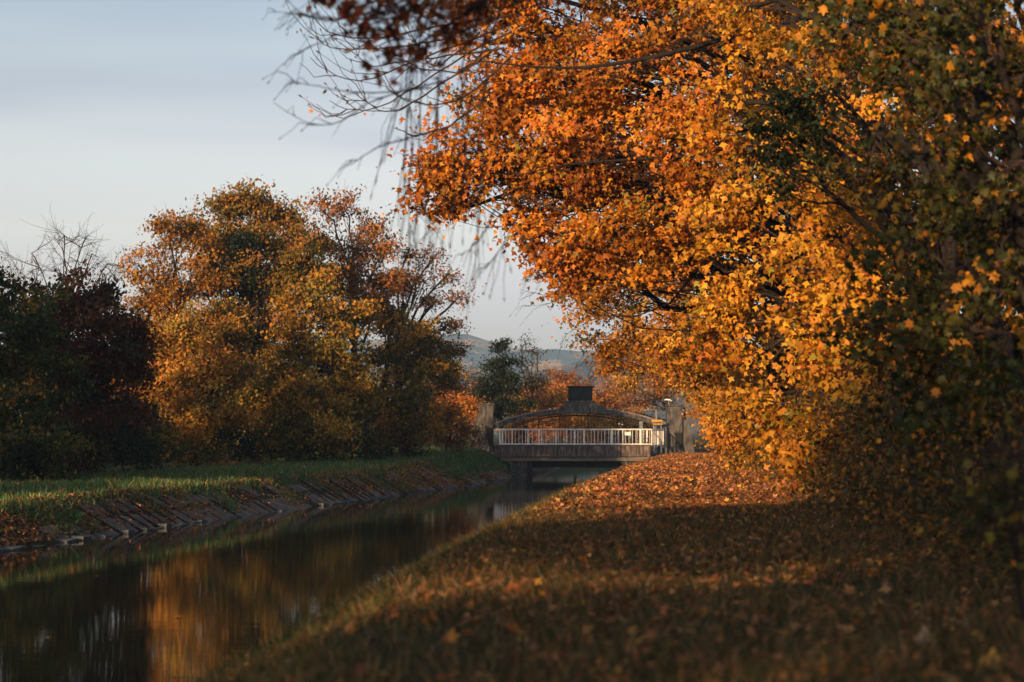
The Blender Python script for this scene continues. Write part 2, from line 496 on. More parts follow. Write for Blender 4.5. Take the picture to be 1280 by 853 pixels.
TREES = []
def tree(name, label, cat, base, lobes, pal, leaf=2, lsize=.12, dens=1.0, cs=.34, trunk_r=.16, trunk_top=None, twigs=3,
         bark=None, group=None, seed=0, wallN=(0, 0, 0), leafparts=0, branch_r=.022, lean=(0, 0), nomain=False, ncl=7.0, limb_f=None, arch=.08, wob=1.0):
    """lobes: (px, py, depth, radius[, density[, flatness]]) - bulges of the crown, each reached by a limb"""
    rng = np.random.default_rng(seed + 100)
    fac = {'trees and bushes along the left bank': (4.5, 1.0), 'undergrowth of the left bank': (2.6, 1.15), 'trees beyond the bridge': (2.0, 1.05), 'maples along the towpath': (4.1, .78)}.get(group, (1, 1))
    dens = dens * fac[0]; lsize = lsize * fac[1]
    if fac[0] == 4.1: cs = cs * .8; ncl = ncl * .95
    bx_, by_ = base
    bz = float(GZ(bx_, by_)) - .08
    root = empty(name, (bx_, by_, bz)); tag(root, label, cat, group)
    o = np.array([bx_, by_, bz])
    bark = bark or M_BARK
    Ls = []
    for l in lobes:
        c = P(l[0], l[1], l[2]) if not isinstance(l[0], tuple) else np.array(l[0])
        Ls.append((c, l[3], l[4] if len(l) > 4 else 1.0, l[5] if len(l) > 5 else .8))
    cz = np.mean([c[2] for c, *_ in Ls]); zmax = max(c[2] for c, *_ in Ls)
    tt = trunk_top if trunk_top is not None else max(1.0, .75 * (zmax - bz))
    top = o + np.array([lean[0], lean[1], tt])
    tp = curve(o, top, rng, 9, 0, .03)
    tr_ = np.linspace(1, .35, 9) ** .9 * trunk_r; tr_[0] *= 1.45
    mb = MB()
    if not nomain: mb.tube(tp - o, tr_, 9)
    trunk = None
    bm = MB()
    Cs, Ns, Ss, Cl, Tw = [], [], [], [], []
    k = 0
    for (c, r, dn, fl) in Ls:
        f = limb_f if limb_f else np.clip((c[2] - bz) / tt * .62, .12, .97)
        i = f * 8; i0 = int(min(i, 7)); st = tp[i0] + (tp[i0 + 1] - tp[i0]) * (i - i0)
        rr = np.interp(f, np.linspace(0, 1, 9), tr_)
        end = c + rng.normal(0, .1 * r, 3)
        lp = curve(st, end, rng, 8, arch, .06 * wob)
        lr = min(rr * .62, .02 + .035 * np.linalg.norm(end - st) ** .8)
        mb.tube(lp - o, np.linspace(lr, branch_r * 1.3, 8), 6)
        m_ = max(4, int(ncl * r * r * dn + .5 * ncl))
        dirs = norm(rng.normal(size=(m_, 3)))
        rad = r * (.3 + .75 * rng.random(m_) ** .6)
        warp = 1 + .28 * np.sin(3.1 * dirs[:, 0] + seed) * np.cos(2.7 * dirs[:, 2] + seed * 1.3)
        cc = c + dirs * (rad * warp)[:, None] * np.array([1, 1, fl])
        cc[:, 2] = np.maximum(cc[:, 2], GZ(cc[:, 0], cc[:, 1]) + .15)
        for q, dr in zip(cc, dirs):
            s_ = lp[rng.integers(3, 8)]
            bp = curve(s_, q, rng, 5, -.04, .09 * wob)
            bm.tube(bp - o, np.linspace(branch_r, branch_r * .35, 5), 4)
            for _ in range(twigs):
                a = bp[rng.integers(2, 5)]
                e = q + rng.normal(0, cs * .8, 3) + dr * cs * .9 + np.array([0, 0, .1 * cs])
                bm.tube(curve(a, e, rng, 4, -.03, .1 * wob) - o, np.linspace(branch_r * .4, branch_r * .16, 4), 3)
            nl = int(rng.uniform(.6, 1.4) * 46 * dens * dn * (cs / .34) ** 2)
            if nl < 1: k += 1; continue
            g = rng.normal(size=(nl, 3)) * cs * np.array([.95, .95, .42])
            sl = rng.normal(0, .35, 3); g[:, 2] += g[:, 0] * sl[0] + g[:, 1] * sl[1]
            g = g + np.outer(np.clip(rng.normal(size=nl), -1.2, 2.2), dr) * cs * .5
            Cs.append(q + g)
            Ns.append(rng.normal(size=3) * .5 + np.array(dr) * .45 + np.array([0, -.15, .35]) + rng.normal(size=(nl, 3)) * .62 + np.array(wallN))
            Cl.append(np.full(nl, k)); Ss.append(lsize * rng.uniform(.45, 1.45, nl)); k += 1
    if not nomain or mb.n:
        trunk = link('trunk', mb.mesh('trunk', bark, True), root)
    if bm.n:
        b = link('branches', bm.mesh('branches', M_TWIG), root)
        tag(b, kind='stuff')
    if Cs:
        C = np.concatenate(Cs); N = np.concatenate(Ns); S = np.concatenate(Ss); CL = np.concatenate(Cl)
        keep = C[:, 2] > GZ(C[:, 0], C[:, 1]) + .02
        C, N, S, CL = C[keep], N[keep], S[keep], CL[keep]
        cols = pick(pal, len(C), rng, CL)
        roll = np.array([0, 0, -1.0]) + rng.normal(size=(len(C), 3)) * .7
        if leafparts:
            # the leaves that show largest are separate parts
            px = C[:, 0] / C[:, 1] * FPX + 640; pz = 540 - (C[:, 2] - EYE) / C[:, 1] * FPX
            vis = (px > 5) & (px < 1275) & (pz > 5) & (pz < 850)
            score = np.where(vis, S / C[:, 1] + rng.random(len(C)) * .0012, -1)
            idx = np.argsort(-score)[:leafparts]; idx = idx[score[idx] > 0]
            variants = []
            for v in range(10):
                tv, tf = TM[0]
                vv = tv.copy(); vv[:, 2] *= rng.uniform(.3, 1.8)
                j = idx[rng.integers(len(idx))]
                variants.append(mesh_np('leaf', vv, tf, np.full(len(tf), 3), M_LEAF, np.tile(cols[j], (len(vv), 1))))
            from mathutils import Matrix
            for j in idx:
                ob = link('leaf', variants[rng.integers(10)], root)
                nn = norm(N[j]); b_ = norm(roll[j] - nn * np.dot(roll[j], nn)); a_ = np.cross(b_, nn)
                R = Matrix(((a_[0], b_[0], nn[0]), (a_[1], b_[1], nn[1]), (a_[2], b_[2], nn[2])))
                ob.location = (C[j] - o).tolist(); ob.rotation_euler = R.to_euler(); ob.scale = [float(S[j])] * 3
            kk = np.ones(len(C), bool); kk[idx] = False
            C, N, S, cols, roll = C[kk], N[kk], S[kk], cols[kk], roll[kk]
        V, F, cc = leaves(C - o, N, S, cols, leaf, rng, roll)
        cr = link('crown', mesh_np('crown', V, F, np.full(len(F), 3), M_LEAF, cc), root)
        tag(cr, kind='stuff')
        root['nl'] = len(C)
    TREES.append(root)
    return root

# palettes (real leaf colours, linear)
ORANGE = [(5, (.50, .17, .018)), (3, (.58, .25, .03)), (2, (.38, .10, .012)), (1, (.22, .13, .02)), (.7, (.10, .10, .02))]
GOLD = [(5, (.62, .32, .035)), (3, (.55, .23, .025)), (1.5, (.30, .20, .03)), (1, (.42, .13, .015))]
MIXED = [(3, (.42, .15, .02)), (3, (.26, .16, .022)), (3, (.12, .12, .02)), (2, (.05, .075, .018)), (1, (.5, .26, .03))]
OLIVE = [(3, (.07, .07, .014)), (3, (.14, .10, .016)), (2, (.035, .048, .012)), (1.5, (.32, .17, .02))]
GREEN = [(4, (.016, .026, .009)), (3, (.026, .038, .011)), (1.5, (.05, .055, .014)), (.5, (.16, .10, .018))]
PINE = [(4, (.011, .020, .008)), (3, (.017, .028, .010)), (1, (.035, .04, .014))]
MAROON = [(4, (.05, .018, .014)), (3, (.035, .022, .014)), (1, (.10, .03, .016)), (1, (.03, .035, .014))]
RUSTY = [(4, (.36, .12, .022)), (3, (.25, .085, .022)), (2, (.16, .08, .025)), (1, (.45, .2, .03))]
RUSTRED = [(4, (.22, .05, .014)), (3, (.14, .035, .012)), (2, (.30, .09, .016))]

# ------------------------------------------------------------------ footbridge in front
def bxp(x0, x1, y0, y1, z0, z1, name, mat, par, bev=0, jit=0):
    b = MB(); b.box((x0, y0, z0), (x1, y1, z1), jit); return b.obj(name, mat, par, bevel=bev)
DB = 125.0
def bX(px, d=DB): return P(px, 540, d)[0]
def bZ(py, d=DB): return P(640, py, d)[2]
fb = tag(empty('footbridge', (3.2, DB, bZ(571))), 'low footbridge with white railing and stained board edge across the canal', 'footbridge')
x0, x1 = bX(620), bX(813)
zt, zb = bZ(557.5), bZ(571)
bxp(x0, x1, DB + .09, DB + 2.4, zt - .22, zt - .02, 'deck', M_CONC, fb)
bxp(x0 + .25, x1 + .2, DB + .16, DB + .5, bZ(576.5), zb, 'edge_beam', solid('beam_concrete', [(.3, (.09, .075, .06)), (.7, (.22, .19, .155))], 2, sc3=(.6, 1, 3)), fb)
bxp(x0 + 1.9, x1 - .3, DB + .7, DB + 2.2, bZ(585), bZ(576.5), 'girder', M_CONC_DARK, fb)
nb = 41; bw = (x1 - x0) / nb
plk = None
for q in range(nb):
    w = bw - .014
    if plk is None:
        b = MB(); b.box((-w / 2, 0, 0), (w / 2, .07, zt - zb)); plk = b.mesh('plank', M_BOARD)
    o = link('plank', plk, fb)
    o.location = (x0 + (q + .5) * bw - 3.2, random.uniform(0, .025), zb - fb.location.z + random.uniform(-.012, .012))
bxp(x0 - .02, x1 + .02, DB - .03, DB + .14, zt, zt + .05, 'kerb', M_CONC, fb)
# abutments and pier
bxp(bX(638), bX(659), DB + .35, DB + 2.2, -2.0, bZ(576.5), 'abutment', M_CONC, fb)
bxp(bX(659) + .002, bX(665.5), DB + .2, DB + 2.3, -2.0, bZ(576.6), 'pier', M_CONC_DARK, fb)
bxp(bX(777), bX(812), DB + .35, DB + 2.2, -2.0, bZ(576.7), 'abutment', M_CONC, fb)
# railing
rz0, rz1 = bZ(555.5), bZ(537)
ry = DB + .12
def rail_run(par, xa, xb, ya, yb, z0, z1, bigs, smalls, nbal):
    L_ = math.hypot(xb - xa, yb - ya)
    def at(f): return xa + (xb - xa) * f, ya + (yb - ya) * f
    for zz, nm, h in ((z1, 'top_rail', .05), (z0, 'bottom_rail', .04)):
        b = MB()
        b.tube([(xa, ya, zz), (xb, yb, zz)], h * .72, 8); b.obj(nm, M_RAIL, par)
    for f in bigs:
        x, y = at(f); b = MB(); b.box((x - .036, y - .04, zt), (x + .036, y + .04, z1 + .035)); b.obj('post', M_RAIL, par, bevel=.008)
    for f in smalls:
        x, y = at(f); b = MB(); b.box((x - .022, y - .02, z0 - .06), (x + .022, y + .02, z1 - .02)); b.obj('minor_post', M_RAIL, par)
    b = MB(); b.tube([(0, 0, z0), (0, 0, z1)], .012, 6); me = b.mesh('baluster', M_RAIL)
    for q in range(nbal):
        f = (q + .5) / nbal
        if min(abs(f - g) for g in list(bigs) + list(smalls)) * L_ < .045: continue
        x, y = at(f); o = link('baluster', me, par)
        o.location = (x - par.location.x, y - par.location.y, -par.location.z)
span = 814.5 - 625.0
bg_ = [(a - 625) / span for a in (625, 660, 695, 730, 765.5, 801)]
sm_ = [(a - 625) / span for a in (640, 677, 708.5, 743, 778.5, 814.5)]
rail_run(fb, bX(625), bX(814.5), ry, ry, rz0, rz1, bg_, sm_, 44)
# side return of the railing on the right bank
rail_run(fb, bX(815.5), bX(829, 128.5), ry + .1, DB + 3.4, rz0 - .05, rz1 - .02, [1.0], [.5], 8)
# rear railing
rail_run(fb, bX(628), bX(812), DB + 2.3, DB + 2.3, rz0, rz1, [0, .25, .5, .75, 1], [], 22)
sgn = bxp(bX(781), bX(788.5), ry - .075, ry - .055, bZ(544.5), bZ(540.2), 'notice_board', M_SIGN, fb)
sgn['label'] = 'small white notice fixed to the railing'

# ------------------------------------------------------------------ arched bridge behind
DA = 129.5
def aX(px): return P(px, 540, DA)[0]
def aZ(py): return P(640, py, DA)[2]
ab = tag(empty('arched_bridge', (aX(725), DA, -.1)), 'old grey concrete arched bridge with a raised block on its crown behind the white railing', 'bridge')
tx = np.linspace(617, 833, 37)
def ytop(x): u = (x - 725) / 108; return 511 + 20 * abs(u) ** 2.1
def ybot(x): u = (x - 725) / 108; return 516.0 + 20.6 * abs(u) ** 2.2
top = [(aX(x), aZ(ytop(x))) for x in tx]; bot = [(aX(x), aZ(ybot(x))) for x in tx]
b = MB(); b.strip(top, bot, DA, DA + .55); b.obj('arch_rib', M_CONC, ab)
b = MB(); b.strip([(x, z + .07) for x, z in top], [(x, z + .005) for x, z in top], DA - .06, DA + .6)  # pale strip that paints the sunlit upper edge of the rib
b.obj('lit_edge', solid('lit_edge_tone', [(.3, (.10, .09, .085)), (.7, (.26, .24, .22))], 2), ab)
b = MB(); b.strip([(x + .0, z) for x, z in top], bot, DA + 3.4, DA + 3.9); b.obj('arch_rib', M_CONC, ab)
b = MB(); pts = [(690, 514), (697, 511), (704, 507), (709, 501), (743, 501), (747, 506), (754, 510), (764, 515)]
b.prism([(aX(x), aZ(y)) for x, y in reversed([(689, 517.3), *pts, (765, 517.3)])][::1], DA - .12, DA + .7); b.obj('crown_pedestal', M_CONC, ab)
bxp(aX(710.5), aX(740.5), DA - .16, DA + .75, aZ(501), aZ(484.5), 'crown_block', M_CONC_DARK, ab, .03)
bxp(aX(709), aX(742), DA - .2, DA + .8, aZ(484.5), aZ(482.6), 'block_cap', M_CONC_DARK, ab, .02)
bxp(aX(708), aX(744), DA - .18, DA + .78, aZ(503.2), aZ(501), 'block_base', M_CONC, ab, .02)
# iron arch with hangers between the rib and the deck
ix = np.linspace(640, 800, 33)
def yi(x): u = (x - 722) / 80; return 519.5 + 14 * abs(u) ** 2.2
b = MB(); b.tube([(aX(x), DA + .25, aZ(yi(x))) for x in ix], .05, 6); b.obj('iron_arch', M_IRON, ab)
b = MB(); b.tube([(aX(x), DA + .25, aZ(yi(x) - 2.6)) for x in ix], .03, 5); b.obj('iron_arch', M_IRON, ab)
bx_m = None
for q, x in enumerate(np.arange(646, 800, 4.05)):
    zt_ = aZ(yi(x)); b = MB(); b.tube([(0, 0, 0), (0, 0, zt_ - .42)], .011, 5)
    o = link('iron_bar', b.mesh('iron_bar', M_IRON), ab); o.location = (aX(x) - ab.location.x, .25, .42 - ab.location.z)
for x in (655, 673, 700, 735, 772, 790):
    b = MB(); b.tube([(aX(x), DA + .3, .4), (aX(x), DA + .3, aZ(ybot(x)) + .04)], .028, 6); b.obj('hanger', M_IRON, ab)
bxp(aX(617), aX(833), DA - .1, DA + 4.0, -.2, .42, 'deck', M_CONC, ab)
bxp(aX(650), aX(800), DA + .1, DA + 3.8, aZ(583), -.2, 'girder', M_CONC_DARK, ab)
for (a_, c_) in ((610, 650), (800, 850)):
    bxp(aX(a_), aX(c_), DA + .05, DA + 3.9, -2, -.2, 'abutment', M_CONC, ab)
# the two portal pylons
def pylon(xl, xr, yt, lab, flip, mats, wing):
    r = tag(empty('bridge_pylon', (aX((xl + xr) / 2), DA, -.1)), lab, 'pylon', 'pylons at the ends of the arched bridge')
    bxp(aX(xl), aX(xr), DA - .25, DA + .9, -.3, aZ(yt), 'shaft', mats, r, .03)
    bxp(aX(xl) - .05, aX(xr) + .05, DA - .3, DA + .95, aZ(yt), aZ(yt) + .09, 'cap', mats, r, .02)
    b = MB(); b.prism([(aX(a), aZ(c)) for a, c in wing], DA - .1, DA + .6); b.obj('wing_wall', mats, r)
    return r
pl = pylon(598.5, 617, 506.5, 'brown grey concrete pylon left of the arch beside the orange bush', 0, M_CONC, [(583, 566), (598.4, 566), (598.4, 516), (595, 520), (590, 537), (584, 545)])
b = MB(); b.prism([(aX(a), aZ(c)) for a, c in [(606, 532), (611.5, 558), (615.5, 558), (616.5, 536)]][::1], DA - .34, DA - .255); b.obj('dark_wedge', M_CONC_DARK, pl)  # flat dark wedge on the face of the left shaft
pr = pylon(833.5, 853, 508, 'dark concrete pylon right of the arch half hidden by leaves', 1, M_CONC, [(853.1, 566), (868, 566), (864, 541), (860, 528), (853.1, 522)])
b = MB(); b.prism([(aX(a), aZ(c)) for a, c in [(842, 541), (848, 562), (852, 562), (851, 541)]], DA - .34, DA - .255); b.obj('dark_wedge', M_CONC_DARK, pr)  # matching dark wedge on the right shaft

# posts, lamp, barrier by the right end
o = tag(empty('lamp_post', (*[float(v) for v in P(820.5, 560, 128.9)[:2]], 0)), 'grey post with dark top standing between the arch and the right pylon', 'lamp post')
lx, ly = o.location.x, o.location.y
b = MB(); b.tube([(lx, ly, 0), (lx, ly, aZ(512))], [.075, .06], 8); b.obj('pole', M_GALV, o)
b = MB(); b.tube([(lx, ly, aZ(512)), (lx, ly, aZ(508.5))], [.085, .05], 8); b.obj('pole_top', M_IRON, o)
o = tag(empty('street_light', (*[float(v) for v in P(836, 560, 131.5)[:2]], 0)), 'slim street light whose white head shows above the right pylon', 'street light')
lx, ly = o.location.x, o.location.y
b = MB(); b.tube([(lx, ly, 0), (lx, ly, 2.6), (lx, ly, aZ(500))], [.05, .045, .035], 8); b.obj('pole', M_GALV, o)
b = MB(); b.tube([(lx - .26, ly - .05, aZ(499.8)), (lx - .1, ly, aZ(499)), (lx + .08, ly, aZ(499.5)), (lx + .17, ly, aZ(501))], [.015, .045, .04, .02], 8); b.obj('lamp_head', M_SIGN, o)
o = tag(empty('barrier', (aX(819.5), DA - 1.2, 0)), 'yellow barrier boards on posts at the right end of the bridge', 'barrier')
bxp(aX(813), aX(826.5), DA - 1.2, DA - 1.13, aZ(528), aZ(525), 'board', M_YELLOW, o, .01)
bxp(aX(814.5), aX(826.5), DA - 1.2, DA - 1.13, aZ(531.3), aZ(529.6), 'board', M_YELLOW, o, .01)
for x in (815.5, 825):
    b = MB(); b.tube([(aX(x), DA - 1.1, 0), (aX(x), DA - 1.1, aZ(524.5))], .035, 6); b.obj('post', M_GALV, o)
o = tag(empty('control_box', (aX(800.5), DA - .9, 0)), 'pale metal box on a post behind the right end of the railing', 'box')
bxp(aX(797.8), aX(802.5), DA - .95, DA - .6, aZ(536), aZ(527), 'casing', M_GALV, o, .02)
b = MB(); b.tube([(aX(800), DA - .8, 0), (aX(800), DA - .8, aZ(536))], .04, 6); b.obj('post', M_GALV, o)
for q, x in enumerate((773, 777)):
    o = tag(empty('gate_post', (aX(x), DA - 1.0, .4)), ['left of the two pale posts standing behind the railing', 'right of the two pale posts standing behind the railing'][q], 'post', 'pale posts behind the railing')
    bxp(aX(x) - .04, aX(x) + .04, DA - 1.04, DA - .96, .38, aZ(530.5 + q), 'shaft', M_CONC, o, .01)
    b = MB(); b.tube([(aX(x), DA - 1, aZ(530.5 + q)), (aX(x), DA - 1, aZ(529.4 + q))], [.055, .03], 8); b.obj('cap', M_RAIL, o)
# wire mesh panel at the right end
o = tag(empty('mesh_fence', (aX(823), DA - .6, 0)), 'grey wire mesh fence panel in front of the right pylon', 'fence')
for x in (817.5, 831.5):
    b = MB(); b.tube([(aX(x), DA - .6, 0), (aX(x), DA - .6, aZ(533))], .04, 6); b.obj('post', M_GALV, o)
for y in (534, 559):
    b = MB(); b.tube([(aX(817.5), DA - .6, aZ(y)), (aX(831.5), DA - .6, aZ(y))], .022, 5); b.obj('rail', M_GALV, o)
b = MB()
for q in range(9):
    x = aX(818.5 + q * 1.5); b.tube([(x, DA - .6, aZ(559)), (x, DA - .6, aZ(534))], .008, 3)
for q in range(8):
    z = aZ(536 + q * 3); b.tube([(aX(817.5), DA - .6, z), (aX(831.5), DA - .6, z)], .008, 3)
b.obj('mesh', M_GALV, o)
# stone block at the left end of the deck
b = MB()
for (cx, cz, s_) in ((616, 561.5, .26), (613, 564, .17), (620.5, 564.5, .2)):
    c = P(cx, cz, 124.6); b.box(c - s_ * .5, c + s_ * np.array([.55, .5, .42]), .025)
o = b.obj('stone_block', M_CONC); tag(o, 'pale broken stone blocks at the left end of the footbridge deck', 'stone')

# ------------------------------------------------------------------ revetment on the left bank
rv = tag(empty('canal_revetment', (float(XL(46)), 46, WATER)), 'sloping concrete slabs with dark joints lining the left canal bank', 'revetment')
ro = rel(rv)
slabs = {}
y = 40.0; q = 0; nsl = 0
while y < 160:
    xa = float(XL(y)); st = .86 if y < 100 else .95
    r = float(RISE(y)); run = r / .62
    ym = y + st * .5; xm = float(XL(ym)); ang = math.atan2(float(XL(y + st) - XL(y)), st)
    under = 114 < y < 119.5 or 129 < y < 158
    for row in range(2):
        if not under and random.random() < ((.1 if row == 0 else .35) if 54 < y < 86 else (.5 if row == 0 else .75)): continue
        f0 = -.08 if row == 0 else .48; f1 = .46 if row == 0 else (.93 if (y % 13) < 9 or under else .78)
        key = (row, f1 > .9, under)
        if key not in slabs:
            ms = []
            for v in range(5):
                b = MB(); L0 = (f1 - f0) * 1.3 / .62
                w = st * .93
                b.box((-L0, -w / 2, -.12), (0, w / 2, 0), .012)
                ms.append(b.mesh('slab', M_RUB if under else M_SLAB))
            slabs[key] = ms
        o = link('slab', slabs[key][(q * 7 + row * 3) % 5], rv)
        sc_ = (r / 1.3) * (1.0)
        xx = xm - f0 * run; zz = WATER + f0 * r + .03
        o.location = (xx - ro[0], ym - ro[1], zz - ro[2])
        o.rotation_euler = (random.uniform(-.05, .05), math.atan(.62) + random.uniform(-.05, .04), -ang + random.uniform(-.05, .05))
        o.scale = (sc_ * 1.05 * .9, 1, 1); nsl += 1
    # toe stone at the waterline
    b = MB(); 
    if q == 0:
        toe = []
        for v in range(4):
            b = MB(); b.box((-.2, -st * .47, -.25), (.05, st * .47, .035 + .02 * (v % 2)), .03); toe.append(b.mesh('toe_stone', M_FOOT))
    if random.random() < .35 and not under:
        y += st; q += 1; continue
    o = link('toe_stone', toe[q % 4], rv); o.location = (xm + .12 + random.uniform(-.02, .03) - ro[0], ym - ro[1], random.uniform(-.05, .015)); o.rotation_euler = (0, random.uniform(-.1, .1), -ang)
    # raised joint timber
    if under or random.random() < (.72 if 52 < y < 90 else .38):
        b = MB(); p0 = np.array([xa + .1, y, WATER - .02]); hi = .5 + .42 * ((q * 37) % 10) / 10
        p1 = np.array([xa - run * hi, y + run * hi * math.tan(ang) * .2, WATER + r * hi + .035])
        b.box((-.035, 0, -.06), (.035, np.linalg.norm(p1 - p0), .03), .008)
        if q % 4 == 0 or True:
            me = b.mesh('joint_rib', M_CONC_DARK if not under else M_SLAB)
        o = link('joint_rib', me, rv); o.location = (p0 - ro).tolist()
        o.rotation_euler = Vector((p1 - p0).tolist()).to_track_quat('Y', 'Z').to_euler()
    y += st; q += 1

# ------------------------------------------------------------------ trees on the left bank
lt = 'trees and bushes along the left bank'
tree('leafy_bush', 'dark green bush with a few yellow leaves at the left edge', 'bush', (-16.2, 71), [(10, 375, 71, 1.0), (40, 400, 70, .9), (-30, 400, 71, 1.1), (0, 450, 70, 1.2), (50, 480, 69, 1.1), (10, 540, 68, 1.1), (-40, 500, 70, 1.2), (60, 550, 68, .9)],
     [(4, (.04, .062, .014)), (3, (.08, .09, .017)), (2, (.18, .14, .02)), (1, (.42, .2, .025))], 2, .12, 1.3, .33, .14, group=lt, seed=1)
tree('maroon_tree', 'low tree with dark maroon leaves left of the orange tree', 'tree', (-13.8, 76), [(90, 385, 76, 1.0), (130, 380, 77, .7), (60, 410, 75, 1.0), (115, 430, 75, 1.2), (150, 425, 77, .8), (165, 460, 77, .6), (90, 480, 74, 1.2), (145, 500, 75, 1.1), (110, 545, 73, 1.0)],
     [(4, (.12, .034, .02)), (3, (.07, .038, .016)), (1.5, (.24, .08, .02)), (1, (.05, .055, .015))], 2, .13, 1.4, .33, .15, group=lt, seed=2)
tree('leafy_bush', 'dark green shrub at the foot of the maroon tree', 'bush', (-12.8, 73), [(90, 560, 73, .7), (130, 555, 74, .8), (160, 540, 76, .8), (60, 575, 71, .6), (170, 570, 76, .6)], GREEN, 2, .10, 1.2, .28, .07, group=lt, seed=3)
tree('bare_tree', 'bare twiggy tree rising behind the maroon tree', 'tree', (-18.3, 98), [(75, 318, 98, 1.0, 0), (80, 296, 98, .6, 0), (35, 318, 98, .8, 0), (110, 318, 98, .9, 0), (135, 330, 98, .8, 0), (85, 345, 98, 1.0, 0), (105, 300, 98, .5, 0), (10, 345, 98, .8, .04), (150, 350, 98, .7, .05), (40, 350, 99, .9, .03)],
     RUSTY, 2, .08, .5, .45, .08, twigs=7, group=lt, seed=4, branch_r=.021, bark=M_TWIG, ncl=13, wob=.45)
tree('orange_tree', 'tall orange leaved tree with an airy crown right of the bare tree', 'tree', (-13.6, 99), [(212, 282, 98, .75, .8), (190, 325, 98, .8, .7), (230, 300, 99, .8), (205, 360, 98, 1.0), (240, 345, 98, 1.0), (185, 385, 97, .8, .8), (220, 405, 97, .9), (170, 340, 98, .5, .6), (225, 450, 96, .9), (200, 470, 96, .8), (185, 430, 97, .8)],
     [(5, (.36, .155, .02)), (3, (.27, .13, .02)), (1, (.22, .15, .03)), (1, (.5, .22, .03))], 2, .13, .95, .34, .19, group=lt, seed=5)
tree('large_tree', 'tallest tree of the left bank with a broad amber crown', 'tree', (-11.3, 104), [(310, 258, 103, .9), (280, 265, 103, .8), (345, 275, 104, .9), (265, 300, 103, 1.0), (310, 300, 102, 1.2), (360, 310, 103, 1.0), (285, 340, 101, 1.1), (335, 350, 101, 1.2), (375, 345, 103, .8), (260, 360, 102, .8), (330, 400, 101, 1.2), (290, 420, 101, 1.1)],
     [(4, (.30, .14, .02)), (3, (.20, .12, .02)), (2, (.12, .10, .02)), (2, (.40, .16, .022))], 2, .14, 1.1, .36, .26, group=lt, seed=6)
tree('ivy_tree', 'dark green ivy covered stem between the orange and the amber crown', 'tree', (-10.6, 100), [(305, 300, 100, .45), (312, 330, 100, .75), (325, 352, 100, .7), (296, 350, 100, .7), (285, 375, 100, .8), (300, 420, 99, .7)],
     PINE, 2, .11, 1.5, .28, .15, group=lt, seed=7)
tree('golden_tree', 'lower sunlit golden tree standing in front of the amber crown', 'tree', (-12.2, 93), [(265, 400, 93, .8), (235, 420, 93, .8), (295, 415, 94, .8), (270, 440, 92, 1.0), (235, 470, 92, 1.0), (290, 470, 93, .9), (250, 510, 91, 1.0), (215, 500, 92, .8), (285, 520, 92, .8), (240, 545, 91, .7)],
     [(4, (.50, .24, .03)), (3, (.40, .15, .02)), (2, (.26, .17, .03)), (1, (.10, .10, .02))], 2, .12, 1.15, .32, .16, group=lt, seed=8)
tree('rusty_tree', 'high rust pink crown with thin leaves right of the tallest tree', 'tree', (-7.4, 110), [(400, 262, 110, .7, .55), (430, 262, 110, .8, .6), (455, 280, 110, .8, .6), (405, 300, 109, 1.0, .8), (445, 315, 109, 1.0, .8), (475, 310, 110, .8, .7), (485, 345, 109, .9), (430, 350, 108, 1.1), (465, 385, 108, 1.1), (390, 345, 109, 1.0)],
     [(4, (.34, .13, .035)), (3, (.24, .10, .03)), (1, (.42, .2, .04)), (1, (.14, .07, .025))], 2, .13, 1.0, .34, .22, twigs=4, group=lt, seed=9)
tree('olive_tree', 'broad olive and gold tree in the middle of the left bank', 'tree', (-8.6, 100), [(380, 330, 101, 1.0), (355, 375, 100, 1.1), (400, 380, 100, 1.1), (440, 400, 101, 1.0), (370, 430, 99, 1.2), (420, 440, 99, 1.1), (340, 470, 99, 1.0), (390, 490, 98, 1.2), (440, 480, 99, 1.1), (355, 530, 98, 1.0), (410, 535, 97, .9), (320, 500, 99, .9)],
     [(3, (.15, .12, .018)), (3, (.28, .16, .02)), (1.2, (.06, .07, .014)), (3, (.42, .20, .022))], 2, .13, 1.3, .35, .22, group=lt, seed=10)
tree('olive_tree', 'dark olive tree with rusty patches right of the broad olive one', 'tree', (-5.6, 108), [(485, 400, 108, 1.0), (520, 420, 108, .9), (490, 450, 107, 1.1), (530, 465, 108, .9), (470, 500, 106, 1.1), (515, 505, 107, 1.0), (545, 450, 108, .6), (490, 545, 106, .9), (530, 540, 107, .7)],
     [(2, (.10, .09, .016)), (3, (.24, .14, .02)), (3, (.38, .18, .022)), (1, (.05, .055, .012))], 2, .13, 1.3, .34, .2, group=lt, seed=11)
tree('spreading_tree', 'thin crowned tree with layered dark branches reaching right over the canal', 'tree', (-5.0, 112), [(510, 315, 112, .7, .35, .4), (540, 325, 112, .7, .4, .4), (525, 350, 112, .8, .4, .35), (560, 345, 112, .7, .35, .35), (545, 375, 112, .8, .5, .35), (575, 370, 112, .5, .3, .35), (560, 405, 112, .7, .45, .3), (540, 430, 111, .8, .8, .35), (570, 440, 112, .5, .5, .3), (505, 360, 111, .9, .6, .5), (560, 480, 111, .6, .9, .4)],
     [(3, (.28, .12, .03)), (3, (.15, .09, .02)), (2, (.40, .17, .03))], 2, .12, 1.0, .36, .2, twigs=4, group=lt, seed=12, branch_r=.03, wob=.6)
